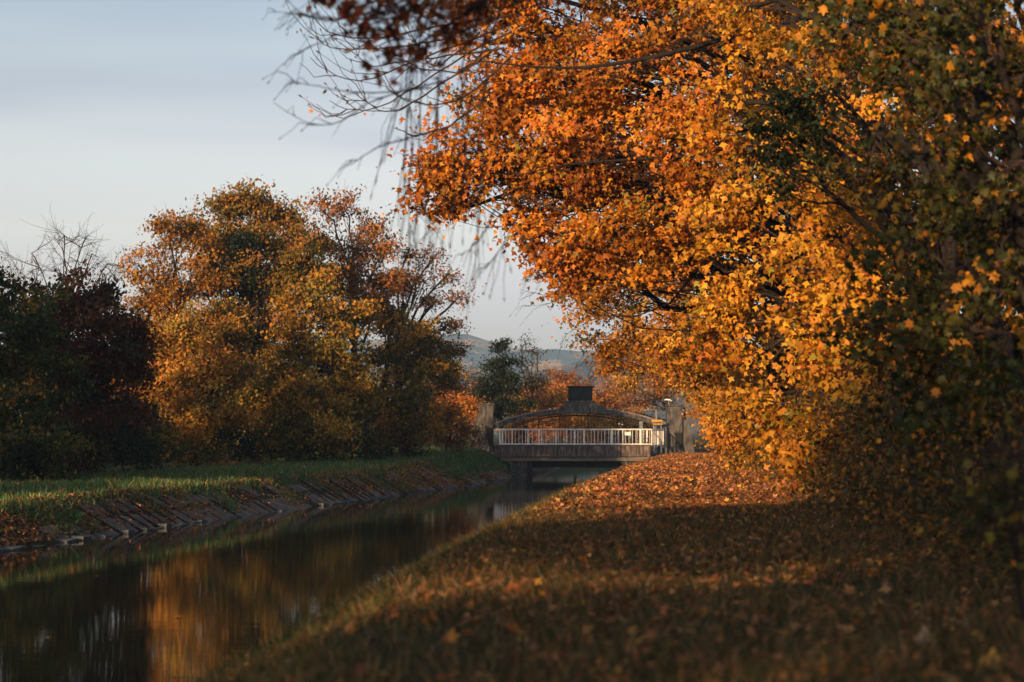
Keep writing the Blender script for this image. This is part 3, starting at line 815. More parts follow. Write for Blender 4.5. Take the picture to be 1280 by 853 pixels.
# undergrowth under the left trees
for q, (px, py, d, pal, lab) in enumerate([
    (195, 560, 88, OLIVE, 'olive shrub with yellow leaves under the orange tree'), (240, 568, 91, MIXED, 'low rusty shrub at the foot of the golden tree'),
    (290, 565, 94, GREEN, 'dark shrub right of the golden tree'), (340, 565, 98, OLIVE, 'olive shrub below the broad olive tree'),
    (390, 562, 99, GREEN, 'dark green shrub near the grey trunks'), (440, 558, 103, OLIVE, 'olive shrub under the rusty crown'),
    (490, 555, 107, GREEN, 'dark shrub at the foot of the dark olive tree'), (30, 585, 66, GREEN, 'low shrub at the left edge of the meadow'),
    (560, 545, 113, RUSTY, 'rust brown shrub near the left pylon'), (155, 560, 82, GREEN, 'dark shrub between the maroon and orange trees')]):
    s = d / FPX
    tree('undergrowth_shrub', lab, 'shrub', (P(px, py, d + .5)[0], d + .5), [(px - 14, py, d, 14 * s + .2), (px + 12, py - 6, d, 14 * s + .2), (px, py - 26, d + .4, .6), (px + 24, py + 2, d + .2, .5), (px - 24, py - 8, d + .3, .55)],
         pal, 2, .10, 1.1, .27, .05, group='undergrowth of the left bank', seed=30 + q)
tree('low_bush', 'bushy tawny bush at the meadow edge below the maroon tree', 'bush', (-13.7, 67), [(35, 560, 67, .4, .6), (50, 580, 67, .35, .6)], RUSTY, 2, .08, .8, .26, .03, group='undergrowth of the left bank', seed=45)

bk = 'tangled trees at the back of the left bank'
for q, (x, d, h) in enumerate([(-23, 86, 5.0), (-20, 100, 5.5), (-16.5, 112, 6.5), (-12.5, 118, 7.0), (-9.2, 123, 6.0), (-26, 76, 5)]):
    lob = [((x + a, d + b_, h * c_ + .2), 0, 0, 1.5) for a, b_, c_ in [(-2.2, 0, .15), (0, .5, .18), (2.2, 0, .15), (-1.2, 0, .5), (1.2, .5, .5), (0, 0, .8)]]
    tree('thicket_tree', ['dark thicket tree behind the maroon one', 'dark thicket tree behind the orange tree', 'dark thicket tree behind the tallest tree', 'dark thicket tree behind the olive tree', 'dark thicket tree behind the spreading one', 'dark thicket tree at the far left'][q], 'tree', (x, d), lob,
         [OLIVE, GREEN, MIXED][q % 3], 2, .24, 1.7, .5, .16, group=bk, seed=150 + q, ncl=4, twigs=2)

# ------------------------------------------------------------------ behind the bridge
bt = 'trees beyond the bridge'
tree('orange_bush', 'bright orange bush glowing left of the pylon', 'bush', (-3.4, 133), [(550, 518, 132, .85), (574, 510, 132, .75), (562, 495, 133, .65), (588, 500, 133, .6), (538, 505, 133, .6), (568, 532, 132, .8), (590, 518, 133, .5)],
     [(5, (.62, .22, .03)), (3, (.55, .16, .02)), (1, (.6, .32, .04))], 2, .11, 1.5, .3, .08, group=bt, seed=50)
tree('dark_shrub', 'dark shrub between the orange bush and the left pylon', 'shrub', (-2.6, 127.5), [(562, 552, 127, .5), (578, 552, 127, .45), (545, 552, 127, .4), (588, 540, 127.6, .35)], GREEN, 2, .09, 1.2, .24, .05, group=bt, seed=51)
tree('evergreen_tree', 'dark evergreen with a narrow tip behind the left half of the arch', 'tree', (-.5, 140), [(628, 432, 140, .35), (626, 455, 140, .65), (622, 480, 140, .9), (634, 470, 140, .7), (612, 500, 140, .8), (640, 500, 140, .9), (618, 520, 140, .8)],
     PINE, 2, .13, 2.8, .3, .16, group=bt, seed=52)
tree('thin_tree', 'half bare greenish tree right of the evergreen', 'tree', (1.0, 141), [(655, 430, 141, .5, .5), (648, 450, 141, .6, .6), (665, 455, 141, .6, .5), (670, 440, 141, .3, .4), (655, 480, 141, .7, .8), (672, 478, 141, .5, .9)],
     [(3, (.05, .05, .02)), (2, (.09, .06, .025)), (1, (.03, .04, .015))], 2, .11, .9, .3, .12, twigs=4, group=bt, seed=53)
tree('copper_tree', 'copper orange tree behind the left half of the arch', 'tree', (.6, 147), [(670, 500, 145, 1.1), (690, 500, 146, .8), (650, 515, 144, .9), (700, 515, 145, 1.1), (680, 530, 144, 1.1), (640, 535, 143, .8), (660, 545, 143, .9), (705, 540, 144, .9)],
     [(4, (.42, .17, .03)), (3, (.30, .13, .03)), (1, (.5, .26, .04)), (1, (.1, .1, .02))], 2, .12, 1.3, .33, .14, group=bt, seed=54)
tree('glowing_bush', 'bright orange bush seen through the left half of the arch', 'bush', (.3, 139), [(650, 535, 139, .7), (672, 528, 139, .7), (695, 532, 139, .8), (715, 540, 139, .7), (635, 545, 139, .6), (680, 545, 139, .7)],
     ORANGE, 2, .11, 1.6, .3, .07, group=bt, seed=161)
tree('glowing_bush', 'bright amber bush seen through the right half of the arch', 'bush', (9.4, 140), [(738, 532, 140, .8), (760, 530, 140, .8), (785, 533, 140, .8), (808, 536, 140, .7), (750, 545, 140, .7), (775, 546, 140, .7)],
     GOLD, 2, .11, 1.6, .3, .07, group=bt, seed=162)
tree('amber_tree', 'amber orange tree behind the right half of the arch', 'tree', (10.6, 149), [(745, 505, 147, 1.1), (770, 490, 148, 1.1), (800, 500, 147, 1.2), (725, 530, 146, 1.0), (760, 535, 145, 1.2), (800, 535, 145, 1.2), (830, 500, 147, 1.2), (735, 545, 145, .9), (780, 550, 145, 1.0)],
     [(4, (.46, .18, .03)), (3, (.34, .13, .03)), (1, (.55, .28, .04))], 2, .12, 1.2, .33, .16, group=bt, seed=55)
tree('bare_bush', 'rusty bare thicket rising behind the crown block', 'bush', (5.2, 198), [(715, 470, 198, 1.3, .25), (745, 468, 199, 1.3, .3), (690, 480, 198, 1.2, .4), (775, 465, 198, 1.3, .45), (735, 490, 197, 1.5, .5), (700, 500, 197, 1.3, .5), (720, 455, 199, .9, 0), (740, 452, 199, .9, 0)],
     [(4, (.26, .10, .04)), (2, (.36, .15, .04))], 2, .11, .45, .38, .12, twigs=5, group=bt, seed=56, branch_r=.024)
tree('brown_tree', 'brown tree behind the gap left of the evergreen', 'tree', (-3.2, 165), [(575, 465, 165, 1.1, .6), (600, 475, 166, 1.0, .6), (560, 480, 165, 1.1, .7), (590, 500, 165, 1.1, .8), (545, 455, 165, .9, .6), (615, 500, 166, 1.1, .8)],
     [(4, (.13, .07, .035)), (3, (.09, .055, .03)), (1, (.05, .055, .02))], 2, .12, 1.0, .36, .16, twigs=4, group=bt, seed=57)
tree('conifer', 'small dark conifer behind the brown trees left of the bridge', 'conifer', (-5.2, 158), [(560, 440, 158, .3), (558, 460, 158, .5), (562, 480, 158, .8), (550, 500, 158, .9), (575, 500, 158, .7)], PINE, 2, .12, 1.5, .3, .15, group=bt, seed=58)
for q, (x, d, h, pal, lab) in enumerate([(3.5, 192, 6.5, RUSTY, 'rusty tree on the far left bank where the canal bends'), (2, 195, 6, MIXED, 'mixed green and orange tree beyond the evergreen'), (-8, 185, 8, OLIVE, 'olive tree far behind the left bank'), (17, 165, 8, GOLD, 'golden tree beyond the right pylon'), (7.5, 205, 5.5, RUSTRED, 'reddish tree closing the view over the bridge'), (-4, 215, 6, RUSTY, 'rusty tree far behind the orange bush')]):
    r = np.random.default_rng(q)
    lob = [((x + a * 1.5, d + b_, .3 + h * (.2 + .5 * c_)), 1.5) for a, b_, c_ in [(-1, 0, .1), (1, .5, .15), (0, -.5, .5), (-.8, .3, .7), (.9, -.3, .75), (0, 0, 1.0)]]
    tree('far_tree', lab, 'tree', (x, d), lob2 := [(l[0], 0, 0, l[1]) for l in lob], pal, 2, .16, .9, .42, .16, group=bt, seed=60 + q, ncl=4.5)

# ------------------------------------------------------------------ trees of the right bank
rt = 'maples along the towpath'
MAPLE = [(5, (.46, .145, .014)), (3, (.55, .22, .022)), (2, (.34, .09, .012)), (1, (.20, .13, .02))]
tree('maple_tree', 'large orange maple whose bough reaches farthest left over the canal', 'tree', (7.6, 50),
     [(560, 205, 46, .55, 1.3, .6), (600, 190, 46, .8), (545, 222, 46, .35, 1.4, .5), (585, 255, 46.5, .5, 1.3), (640, 215, 46, .9), (640, 160, 46, .8), (610, 120, 46, .7), (600, 60, 46, .8), (650, 90, 46, .9), (690, 150, 46, 1.0), (700, 240, 46.5, 1.0), (660, 275, 47, .7), (720, 70, 45.5, 1.1), (760, 170, 45, 1.1), (770, 260, 46, 1.1), (700, 310, 47, .8), (740, 345, 48, .7), (800, 80, 45, 1.1), (840, 190, 44, 1.2), (840, 290, 45, 1.2), (650, -10, 46, 1.0), (760, -20, 46, 1.2), (850, 0, 45, 1.2), (790, 340, 47, 1.0), (590, -20, 46, .8)],
     MAPLE, 1, .135, 1.15, .33, .30, group=rt, seed=70, leafparts=120, wallN=(-.25, -.35, 0), trunk_top=11)
tree('maple_tree', 'golden orange maple in full sun at the middle of the right bank', 'tree', (7.2, 38),
     [(900, 130, 40, .9), (900, 230, 40, .9), (930, 320, 40, .9), (900, 400, 41, .8), (950, 420, 40, .9), (960, 60, 40, 1.0), (970, 500, 40, .7), (1000, 350, 38, .9), (930, 10, 40, 1.0), (1010, 230, 37, .9), (1030, 430, 37, .9), (1020, 120, 38, 1.0), (1000, 560, 37, .55), (1060, 330, 36, 1.0), (1080, 450, 35.5, .9)],
     [(5, (.60, .28, .025)), (3, (.56, .22, .02)), (1, (.40, .12, .012)), (1, (.24, .18, .02))], 1, .135, 1.2, .31, .26, group=rt, seed=71, leafparts=120, wallN=(-.25, -.35, 0), trunk_top=9)
tree('maple_tree', 'amber maple leaning over the path beyond the sunlit one', 'tree', (8.6, 66),
     [(740, 375, 62, .8), (780, 390, 62, .9), (720, 345, 63, .5, 1.0), (800, 430, 62, .8), (830, 400, 61, 1.0), (760, 430, 63, .55), (840, 450, 61, .7), (880, 420, 60, 1.0), (880, 350, 60, 1.2), (893, 475, 60, .6), (925, 480, 58, .8), (810, 340, 61, 1.1), (940, 530, 55, .8), (920, 560, 55, .55)],
     [(4, (.48, .17, .018)), (3, (.34, .15, .02)), (2, (.55, .27, .03)), (1, (.14, .11, .02))], 1, .125, 1.3, .33, .24, group=rt, seed=72, wallN=(-.25, -.35, 0))
tree('maple_tree', 'yellow gold maple low beside the far end of the path', 'tree', (9.4, 82),
     [(888, 500, 78, .8), (905, 530, 76, .7), (925, 500, 75, 1.0), (880, 460, 80, 1.0), (915, 550, 74, .5), (845, 462, 82, .6), (925, 572, 70, .35), (940, 545, 70, .7), (850, 430, 82, 1.0), (900, 480, 78, .9), (960, 520, 70, .9)],
     GOLD, 2, .12, 1.6, .32, .2, group=rt, seed=73, wallN=(-.25, -.35, 0))
tree('maple_tree', 'orange maple hanging over the right pylon of the bridge', 'tree', (11.5, 105),
     [(800, 462, 104, .8), (828, 478, 103, .7), (775, 450, 104, .7), (885, 505, 101, .8), (840, 450, 104, 1.1), (898, 538, 99, .7), (760, 435, 104, .5), (800, 430, 104, 1.1), (865, 470, 102, 1.1), (790, 478, 104, .4), (760, 462, 105, .35), (870, 430, 102, 1.3)],
     [(4, (.44, .17, .02)), (3, (.30, .13, .02)), (2, (.13, .11, .02)), (1, (.5, .25, .03))], 2, .13, 1.5, .34, .24, group=rt, seed=74)
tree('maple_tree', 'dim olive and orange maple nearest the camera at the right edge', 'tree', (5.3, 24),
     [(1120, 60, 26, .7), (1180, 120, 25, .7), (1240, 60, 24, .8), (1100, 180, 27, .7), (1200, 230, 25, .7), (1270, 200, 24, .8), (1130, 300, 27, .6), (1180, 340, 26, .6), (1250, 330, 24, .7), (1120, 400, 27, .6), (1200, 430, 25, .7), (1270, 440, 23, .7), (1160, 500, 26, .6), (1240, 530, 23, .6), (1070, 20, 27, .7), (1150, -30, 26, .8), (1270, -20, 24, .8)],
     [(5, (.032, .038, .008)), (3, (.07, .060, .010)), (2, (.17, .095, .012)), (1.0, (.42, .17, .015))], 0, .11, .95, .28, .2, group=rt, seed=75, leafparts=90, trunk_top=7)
tree('maple_tree', 'deep orange maple seen through gaps behind the large bough', 'tree', (9.2, 60),
     [(700, 130, 58, .9), (720, 190, 58, .9), (760, 110, 58, 1.1), (800, 180, 58, 1.2), (740, 250, 58, .9), (800, 270, 58, 1.1), (860, 240, 58, 1.2), (700, 30, 58, 1.1), (790, 20, 58, 1.2), (870, 130, 58, 1.2), (760, 310, 59, .8), (850, 320, 58, 1.1), (880, 30, 58, 1.2), (660, 210, 58, .6), (620, 130, 58, .6), (930, 200, 58, 1.3)],
     [(3, (.30, .10, .013)), (3, (.18, .07, .012)), (2, (.09, .07, .013)), (1, (.46, .18, .02))], 2, .16, 1.0, .36, .26, group=rt, seed=86)  # palette darkened so the gaps in the front crown look shaded
tree('ivy_clump_tree', 'slim tree carrying a dark green hanging clump of leaves in the sunlit crowns', 'tree', (6.4, 36),
     [(985, 130, 33, .42, 1.5), (975, 175, 33, .42, 1.6), (1010, 150, 33, .5, 1.5), (985, 215, 33, .33, 1.8), (1030, 185, 33, .4, 1.4), (1040, 120, 33, .5)],
     PINE, 1, .09, 1.7, .2, .12, group=rt, seed=76, trunk_top=6.5)
tree('red_maple', 'red brown leaved bough hanging at the top left above the twigs', 'tree', (6.0, 17),
     [(430, 20, 16, .16, 1.0, .6), (480, 40, 16, .14, 1.0, .6), (520, 10, 16, .25, 1.0, .6), (560, 45, 16, .18, 1.0, .6), (470, -10, 16, .22), (600, -20, 16.5, .4), (420, -15, 16, .15), (500, 70, 16, .08), (680, -40, 17, .5), (590, 25, 16.5, .2)],
     RUSTRED, 0, .075, .55, .13, .14, group=rt, seed=77, trunk_top=6.6, branch_r=.008, twigs=2, ncl=16, limb_f=.93, arch=.2)
tree('maple_tree', 'farther maple filling the top right behind the dark trunk', 'tree', (9.5, 44),
     [(950, 0, 46, 1.2), (1050, -10, 44, 1.2), (1050, 120, 44, 1.2), (1150, 60, 42, 1.2), (1250, 100, 41, 1.2), (1160, 200, 41, 1.2), (1250, 280, 40, 1.2), (1090, 260, 43, 1.2), (1150, 380, 39, 1.0), (1240, 420, 37, 1.0), (1100, 430, 40, 1.0), (1180, 520, 36, .9), (1250, 550, 34, .9)],
     [(3, (.36, .13, .016)), (3, (.14, .08, .014)), (3, (.04, .045, .011)), (1, (.5, .24, .03))], 1, .13, 1.2, .36, .3, group=rt, seed=78)
tree('background_tree', 'dark olive tree standing deep in the wood on the right', 'tree', (14, 60),
     [(1000, 300, 62, 2.0), (1100, 380, 60, 2.0), (960, 430, 64, 1.8), (1080, 480, 60, 1.8), (1000, 180, 62, 2.2), (1200, 300, 58, 2.2), (930, 250, 66, 2.2), (900, 60, 68, 2.4), (1050, 40, 62, 2.4), (1250, 420, 56, 2.0), (1200, 60, 58, 2.4), (1180, 520, 54, 1.6)],
     OLIVE, 2, .22, .65, .5, .3, group=rt, seed=79, ncl=4, twigs=1)
# dark trunk of the near tree seen through leaves
def limb_obj(name, label, pts, rad, parent=None, cat='tree', group=None):
    p = np.array([P(*a) for a in pts])
    tt_ = np.linspace(0, 1, len(p)); t2 = np.linspace(0, 1, len(p) * 4)
    q = np.stack([np.interp(t2, tt_, p[:, k]) for k in range(3)], 1)
    for _ in range(3): q[1:-1] = .25 * q[:-2] + .5 * q[1:-1] + .25 * q[2:]
    r = np.interp(t2, np.linspace(0, 1, len(rad)), rad)
    b = MB(); b.tube(q, r, 8)
    o = b.obj(name, M_BARK, parent, smooth=True)
    if parent is None: tag(o, label, cat, group)
    return o
near = [t for t in TREES if t['label'].startswith('large orange maple')][0]
limb_obj('limb', '', [(1250, -30, 44), (1045, 12, 43), (930, 42, 42.5), (820, 72, 42), (730, 86, 42), (660, 84, 42), (600, 76, 42)], [.09, .075, .055, .04, .03, .018, .01], near)
limb_obj('limb', '', [(980, 190, 44), (880, 195, 43.5), (780, 200, 43.5), (700, 206, 43.5), (640, 222, 44)], [.05, .035, .025, .015, .008], near)
dk = tag(empty('leaning_tree', (P(1250, 700, 28)[0], 28, 0)), 'dark bare trunk slanting up through the shaded leaves at the top right', 'tree', rt)
limb_obj('trunk', '', [(1262, 690, 28), (1255, 560, 28), (1245, 400, 28), (1232, 270, 28), (1212, 180, 28), (1180, 80, 28), (1150, -10, 28), (1120, -80, 28)], [.12, .10, .085, .075, .07, .06, .05, .045], dk)
limb_obj('limb', '', [(1232, 290, 28), (1195, 250, 28.5), (1140, 180, 29), (1130, 80, 29), (1140, -30, 29)], [.06, .045, .045, .04, .035], dk)
limb_obj('limb', '', [(1225, 230, 28), (1245, 100, 28), (1255, 0, 28)], [.04, .03, .02], dk)

# twigs reaching into the sky at the top left
def twig_tree(name, label, base, hub, ends, r0, pal, leafn, lsz, seed, droop, kids=5, trunk_top=6.0, fine=1.0, klen=1.0):
    rng = np.random.default_rng(seed)
    z0 = float(GZ(*base)) - .05
    root = tag(empty(name, (*base, z0)), label, 'tree', rt)
    o = np.array([*base, z0]); b = MB()
    top = o + np.array([0, 0, trunk_top])
    b.tube(curve(o, top, rng, 8, 0, .02), np.linspace(r0 * 5, r0 * 2.6, 8), 8)
    b.obj('trunk', M_BARK, None, True).parent = root
    bpy.context.view_layer.update()
    root.children[0].location = (-o).tolist() if False else root.children[0].location
    tr = root.children[0]; tr.data.transform(__import__('mathutils').Matrix.Translation((-o).tolist()))
    h = P(*hub); b = MB(); b.tube(curve(top, h, rng, 8, .06, .03), np.linspace(r0 * 2.4, r0 * 1.3, 8), 6); b.obj('limb', M_BARK, root, True)
    Cs = []
    for e in ends:
        pts = [P(*a) for a in e]
        t2 = np.linspace(0, 1, 14); tt_ = np.linspace(0, 1, len(pts)); pp = np.array(pts)
        q = np.stack([np.interp(t2, tt_, pp[:, k]) for k in range(3)], 1)
        for _ in range(2): q[1:-1] = .25 * q[:-2] + .5 * q[1:-1] + .25 * q[2:]
        q[1:-1] += rng.normal(0, r0 * .5, (12, 3))
        b = MB(); b.tube(q, np.linspace(r0 * .8, r0 * .22, 14), 5)
        L_ = np.linalg.norm(q[-1] - q[0])
        for _ in range(kids):
            f = rng.uniform(.25, .98); i_ = int(f * 13); s_ = q[i_]
            d_ = norm(q[min(i_ + 1, 13)] - q[max(i_ - 1, 0)])
            side = norm(rng.normal(size=3)); side[1] *= .4
            ln = L_ * rng.uniform(.1, .32) * klen
            m_ = s_ + d_ * ln * .5 + side * ln * .35
            e_ = m_ + d_ * ln * .4 + side * ln * .2 + np.array([0, 0, droop * ln])
            tq = np.array([s_, .5 * (s_ + m_), m_, .5 * (m_ + e_) , e_]); tq[1:-1] += rng.normal(0, ln * .03, (3, 3))
            b.tube(tq, np.linspace(r0 * .36, r0 * .14, 5) * fine, 4)
            if rng.random() < .8:   # winged seed or bud at the tip
                b.tube([e_, e_ + (e_ - m_) * .08, e_ + (e_ - m_) * .16], [r0 * .2, r0 * .6, r0 * .15], 5)
            Cs.append(e_ + rng.normal(0, ln * .06, 3))
            if rng.random() < .5: Cs.append(m_ + rng.normal(0, ln * .04, 3))
        b.obj('twig', M_TWIG, root)
    Cs = np.array(Cs)
    if leafn:
        C = Cs[rng.integers(0, len(Cs), leafn)] + rng.normal(0, lsz * .7, (leafn, 3))
        V, F, cc = leaves(C - o, rng.normal(size=(leafn, 3)), lsz * rng.uniform(.5, 1.2, leafn), pick(pal, leafn, rng), 0, rng)
        link('leaf_cluster', mesh_np('leaf_cluster', V, F, np.full(len(F), 3), M_LEAF, cc), root)['kind'] = 'stuff'
    return root
d = 34
twig_tree('arching_maple', 'maple with upcurved bare twigs and few orange leaves against the sky', (6.6, 36), (700, -60, d),
    [[(640, 30, d), (560, 60, d), (500, 85, d), (450, 105, d), (415, 95, d), (388, 72, d)],
     [(640, 20, d), (560, 30, d), (480, 50, d), (420, 48, d), (395, 30, d), (383, -5, d)],
     [(640, 40, d), (570, 75, d), (520, 110, d), (470, 138, d), (440, 140, d), (412, 126, d)],
     [(640, 70, d), (590, 120, d), (550, 132, d), (510, 128, d), (482, 110, d)],
     [(630, 60, d), (570, 70, d), (520, 72, d), (480, 85, d), (450, 78, d), (440, 55, d)],
     [(620, 60, d), (560, 100, d), (500, 140, d), (485, 142, d), (460, 132, d), (445, 115, d)],
     [(620, 20, d), (560, 50, d), (500, 60, d), (460, 62, d), (400, 62, d), (398, 45, d)],
     [(600, 130, d), (560, 160, d), (520, 172, d), (492, 160, d)],
     [(600, 40, d), (545, 90, d), (520, 60, d), (505, 20, d)],
     [(610, 60, d), (580, 90, d), (540, 92, d), (500, 75, d), (450, 50, d)],
     [(610, 100, d), (600, 140, d), (570, 120, d), (545, 115, d)]],
    .021, [(3, (.55, .22, .03)), (2, (.4, .12, .02))], 60, .07, 5, .35, 7, 9.8)
d = 19
ends = []
r_ = np.random.default_rng(9)
for q in range(11):
    x0 = 498 + q * 10 + r_.uniform(-10, 10); L0 = r_.uniform(200, 420); sl = r_.uniform(-25, 5)
    ends.append([(x0 + 40, -40, d), (x0 + 12, 40, d), (x0, 100, d), (x0 + sl * .4 + r_.uniform(-14, 14), 100 + L0 * .25, d), (x0 + sl * .8 + r_.uniform(-10, 10), 100 + L0 * .42, d), (x0 + sl + r_.uniform(-20, 12), 100 + L0 * .6, d)])
ends += [[(640, 100, d), (600, 230, d), (596, 290, d), (600, 350, d)], [(690, 140, d), (640, 290, d), (620, 320, d), (598, 345, d)], [(600, 150, d), (575, 250, d), (560, 270, d), (552, 250, d)],
         [(560, 100, d), (470, 120, d), (420, 160, d), (385, 155, d), (342, 128, d)], [(540, 110, d), (460, 118, d), (400, 110, d), (358, 100, d)], [(560, 20, d), (420, 25, d), (380, 18, d), (335, 15, d)],
         [(560, 160, d), (480, 180, d), (455, 195, d), (432, 206, d)], [(560, 0, d), (430, 40, d), (385, 60, d), (362, 72, d)], [(540, -10, d), (420, 30, d), (375, 20, d), (350, -10, d)],
         [(620, 260, d), (600, 300, d), (590, 310, d), (575, 320, d)], [(720, 300, d), (690, 340, d), (670, 345, d), (655, 350, d)],
         [(790, 330, d+25), (730, 350, d+25), (690, 380, d+25), (655, 384, d+25)], [(790, 380, d+25), (740, 400, d+25), (710, 415, d+25), (700, 432, d+25)], [(780, 350, d+25), (720, 370, d+25), (690, 372, d+25), (650, 362, d+25)]]
twig_tree('weeping_tree', 'tree with long weeping twigs blurred against the sky above the canal', (5.0, 20), (660, -110, d), ends, .0095, RUSTRED, 0, .05, 5, -.5, 7, 6.8, 1.2, .8)

# shrubs forming the wall below the right bank trees
sh = 'shrubs along the right edge of the towpath'
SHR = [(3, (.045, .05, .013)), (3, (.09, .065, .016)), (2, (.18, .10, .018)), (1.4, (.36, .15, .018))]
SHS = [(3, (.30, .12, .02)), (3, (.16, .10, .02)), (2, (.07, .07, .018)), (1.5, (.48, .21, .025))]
labs = ['dark shrub at the bottom right corner', 'brownish shrub right of the near leaf bed', 'dark shrub left of the slanting trunk', 'dense shrub with few orange leaves', 'shrub where shade gives way to sun',
        'rusty shrub at the edge of the sunlight', 'olive shrub beyond the rusty one', 'sunlit shrub narrowing the path', 'golden shrub beside the bright path band', 'golden shrub close to the bridge end', 'dark shrub touching the right pylon']
for q, (d, sz) in enumerate([(17.5, .5), (21, .55), (25, .6), (29.5, .7), (35, .8), (42, .9), (50, 1.0), (60, 1.1), (72, 1.2), (88, 1.3), (106, 1.3)]):
    x = float(XS(d)); w = d * .07 + .4
    lob = []
    r = np.random.default_rng(q + 5)
    nl_ = 7
    for k_ in range(nl_):
        yy = d + (k_ / nl_ - .5) * max(4.0, d * .2) + r.uniform(-.3, .3)
        xx = float(XS(yy)) + .45 * sz + r.uniform(.0, .5)
        zz = sz * r.uniform(.35, 1.0)
        lob.append(((xx, yy, zz), 0, 0, sz * r.uniform(.55, .85)))
        lob.append(((xx + .8 * sz, yy + .3, zz + sz * 1.2), 0, 0, sz * r.uniform(.7, 1.0)))
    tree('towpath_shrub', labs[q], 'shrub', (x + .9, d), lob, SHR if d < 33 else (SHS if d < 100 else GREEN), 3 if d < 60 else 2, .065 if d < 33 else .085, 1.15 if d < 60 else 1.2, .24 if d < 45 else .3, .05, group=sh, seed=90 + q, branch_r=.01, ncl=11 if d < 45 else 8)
tree('leafy_sapling', 'yellow green sapling with pointed leaves at the lower right edge', 'sapling', (3.05, 14.5), [(1250, 620, 14, .2, .7), (1275, 575, 14, .2, .7), (1262, 660, 13.8, .15, .7), (1300, 600, 14, .25), (1228, 640, 14, .08, .6)],
     [(3, (.06, .065, .013)), (2, (.13, .095, .015)), (2, (.03, .042, .012)), (.5, (.34, .16, .025))], 3, .058, .8, .13, .02, group=sh, seed=110, branch_r=.005, trunk_top=1.2, leafparts=40, ncl=30)

# ------------------------------------------------------------------ trees left of the camera on the same bank (they throw the evening shade)
sb = 'trees upstream on the left bank'
def shade_tree(x, y, h, seed, src=None):
    lob = []; r = np.random.default_rng(seed)
    for k_ in range(14):
        a = r.uniform(0, 6.28); f = r.uniform(.3, .95)
        w = 2.6 * sin(pi * min(f + .1, 1)) + .3
        lob.append(((x + w * cos(a), y + w * sin(a), h * f), 0, 0, r.uniform(1.2, 1.7)))
    return tree('bank_tree', 'broad autumn tree upstream on the left bank', 'tree', (x, y), lob, MIXED, 2, .30, 2.2, .5, .24, group=sb, seed=seed, twigs=1, ncl=4)
SHADE = [(-18.5, -18.5, 14.5), (-19, -31.5, 18), (-24, 36, 5.2), (-22, 16, 9.8), (-20, -44, 19), (-24.5, 54, 10.3)]
protos = []
SHL = ['tall shade tree on the left bank behind the camera', 'taller shade tree second behind the camera on the left bank', 'smallest autumn tree outside the left edge of the meadow', 'autumn tree upstream on the left bank ahead of the camera', 'farthest shade tree behind the camera on the left bank', 'tall autumn tree outside the left edge beside the dark green bush']
for q, (x, y, h) in enumerate(SHADE):
    if q < 3:
        protos.append((shade_tree(x, y, h, 200 + q), x, y, h)); protos[-1][0]['label'] = SHL[q]
    else:
        src, sx_, sy_, sh_ = protos[q % 3]
        c = src.copy(); COL.objects.link(c); c['label'] = SHL[q]; c.location = (x, y, float(GZ(x, y)) - .08); c.rotation_euler = (0, 0, q * 1.3); c.scale = (h / sh_,) * 3
        for ch in src.children:
            e = ch.copy(); COL.objects.link(e); e.parent = c

# ------------------------------------------------------------------ grass
def blades(n, xf, yr, hgt, wid, pal, rng, name, label, lean=.5, dens_fn=None, ypow=1.0):
    y = yr[0] + (yr[1] - yr[0]) * rng.random(n) ** ypow
    lo, hi = xf(y); x = lo + (hi - lo) * rng.random(n)
    if dens_fn is not None:
        k = rng.random(n) < dens_fn(x, y); x, y = x[k], y[k]; n = len(x)
    z = GZ(x, y) - .01
    C = np.stack([x, y, z], 1)
    a = rng.uniform(0, 2 * pi, n); w = (wid * rng.uniform(.6, 1.4, n) * (1 if np.isscalar(wid) else 1))
    h = hgt * rng.uniform(.4, 1.3, n) * (1 + .4 * vnoise(x * 1.3, y * .8))
    sd = np.stack([np.cos(a), np.sin(a), np.zeros(n)], 1) * w[:, None]
    ld_ = rng.normal(size=(n, 3)) * lean * h[:, None]; ld_[:, 2] = 0
    up = np.zeros((n, 3)); up[:, 2] = h
    V = np.stack([C - sd, C + sd, C + ld_ * .35 + up * .6 + sd * .7, C + ld_ * .35 + up * .6 - sd * .7, C + ld_ + up], 1)
    F = (np.arange(n) * 5)[:, None, None] + np.array([(0, 1, 2), (0, 2, 3), (3, 2, 4)])[None]
    cols = np.repeat(pick(pal, n, rng), 5, 0)
    o = link(name, mesh_np(name, V.reshape(-1, 3), F.reshape(-1, 3), np.full(n * 3, 3), M_GRASS, cols))
    return tag(o, label, 'grass', kind='stuff')
GR_L = [(4, (.045, .12, .045)), (3, (.06, .15, .05)), (1.2, (.18, .18, .045)), (1.5, (.34, .27, .08))]
GR_R = [(5, (.035, .042, .014)), (2, (.06, .055, .016)), (2, (.16, .095, .03)), (2, (.26, .14, .05)), (1, (.10, .05, .02))]
r = np.random.default_rng(301)
blades(46000, lambda y: (XL(y) - RISE(y) / .62 - 6.5, XL(y) - RISE(y) / .62 * .72), (44, 124), .15, .012, GR_L, r, 'grass', 'green grass on the top of the left bank', .35)
blades(30000, lambda y: (XL(y) - RISE(y) / .62, XL(y) - .1), (44, 126), .13, .011, GR_L[:2] + [(3, (.14, .09, .03))], r, 'grass', 'tufts of grass between the slabs of the left slope', .5, lambda x, y: np.clip(np.where((y > 54) & (y < 86), 0, .35) + vnoise(x * 1.7, y * 1.1) * 2.2 + .1 + .9 * ((XL(y) - x) / (RISE(y) / .62) - .55), 0, 1))
blades(9000, lambda y: (XL(y) - 2.2, XL(y) - .55), (104, 124.6), .2, .016, GR_L, r, 'grass', 'thick grass on the mound left of the footbridge', .35)
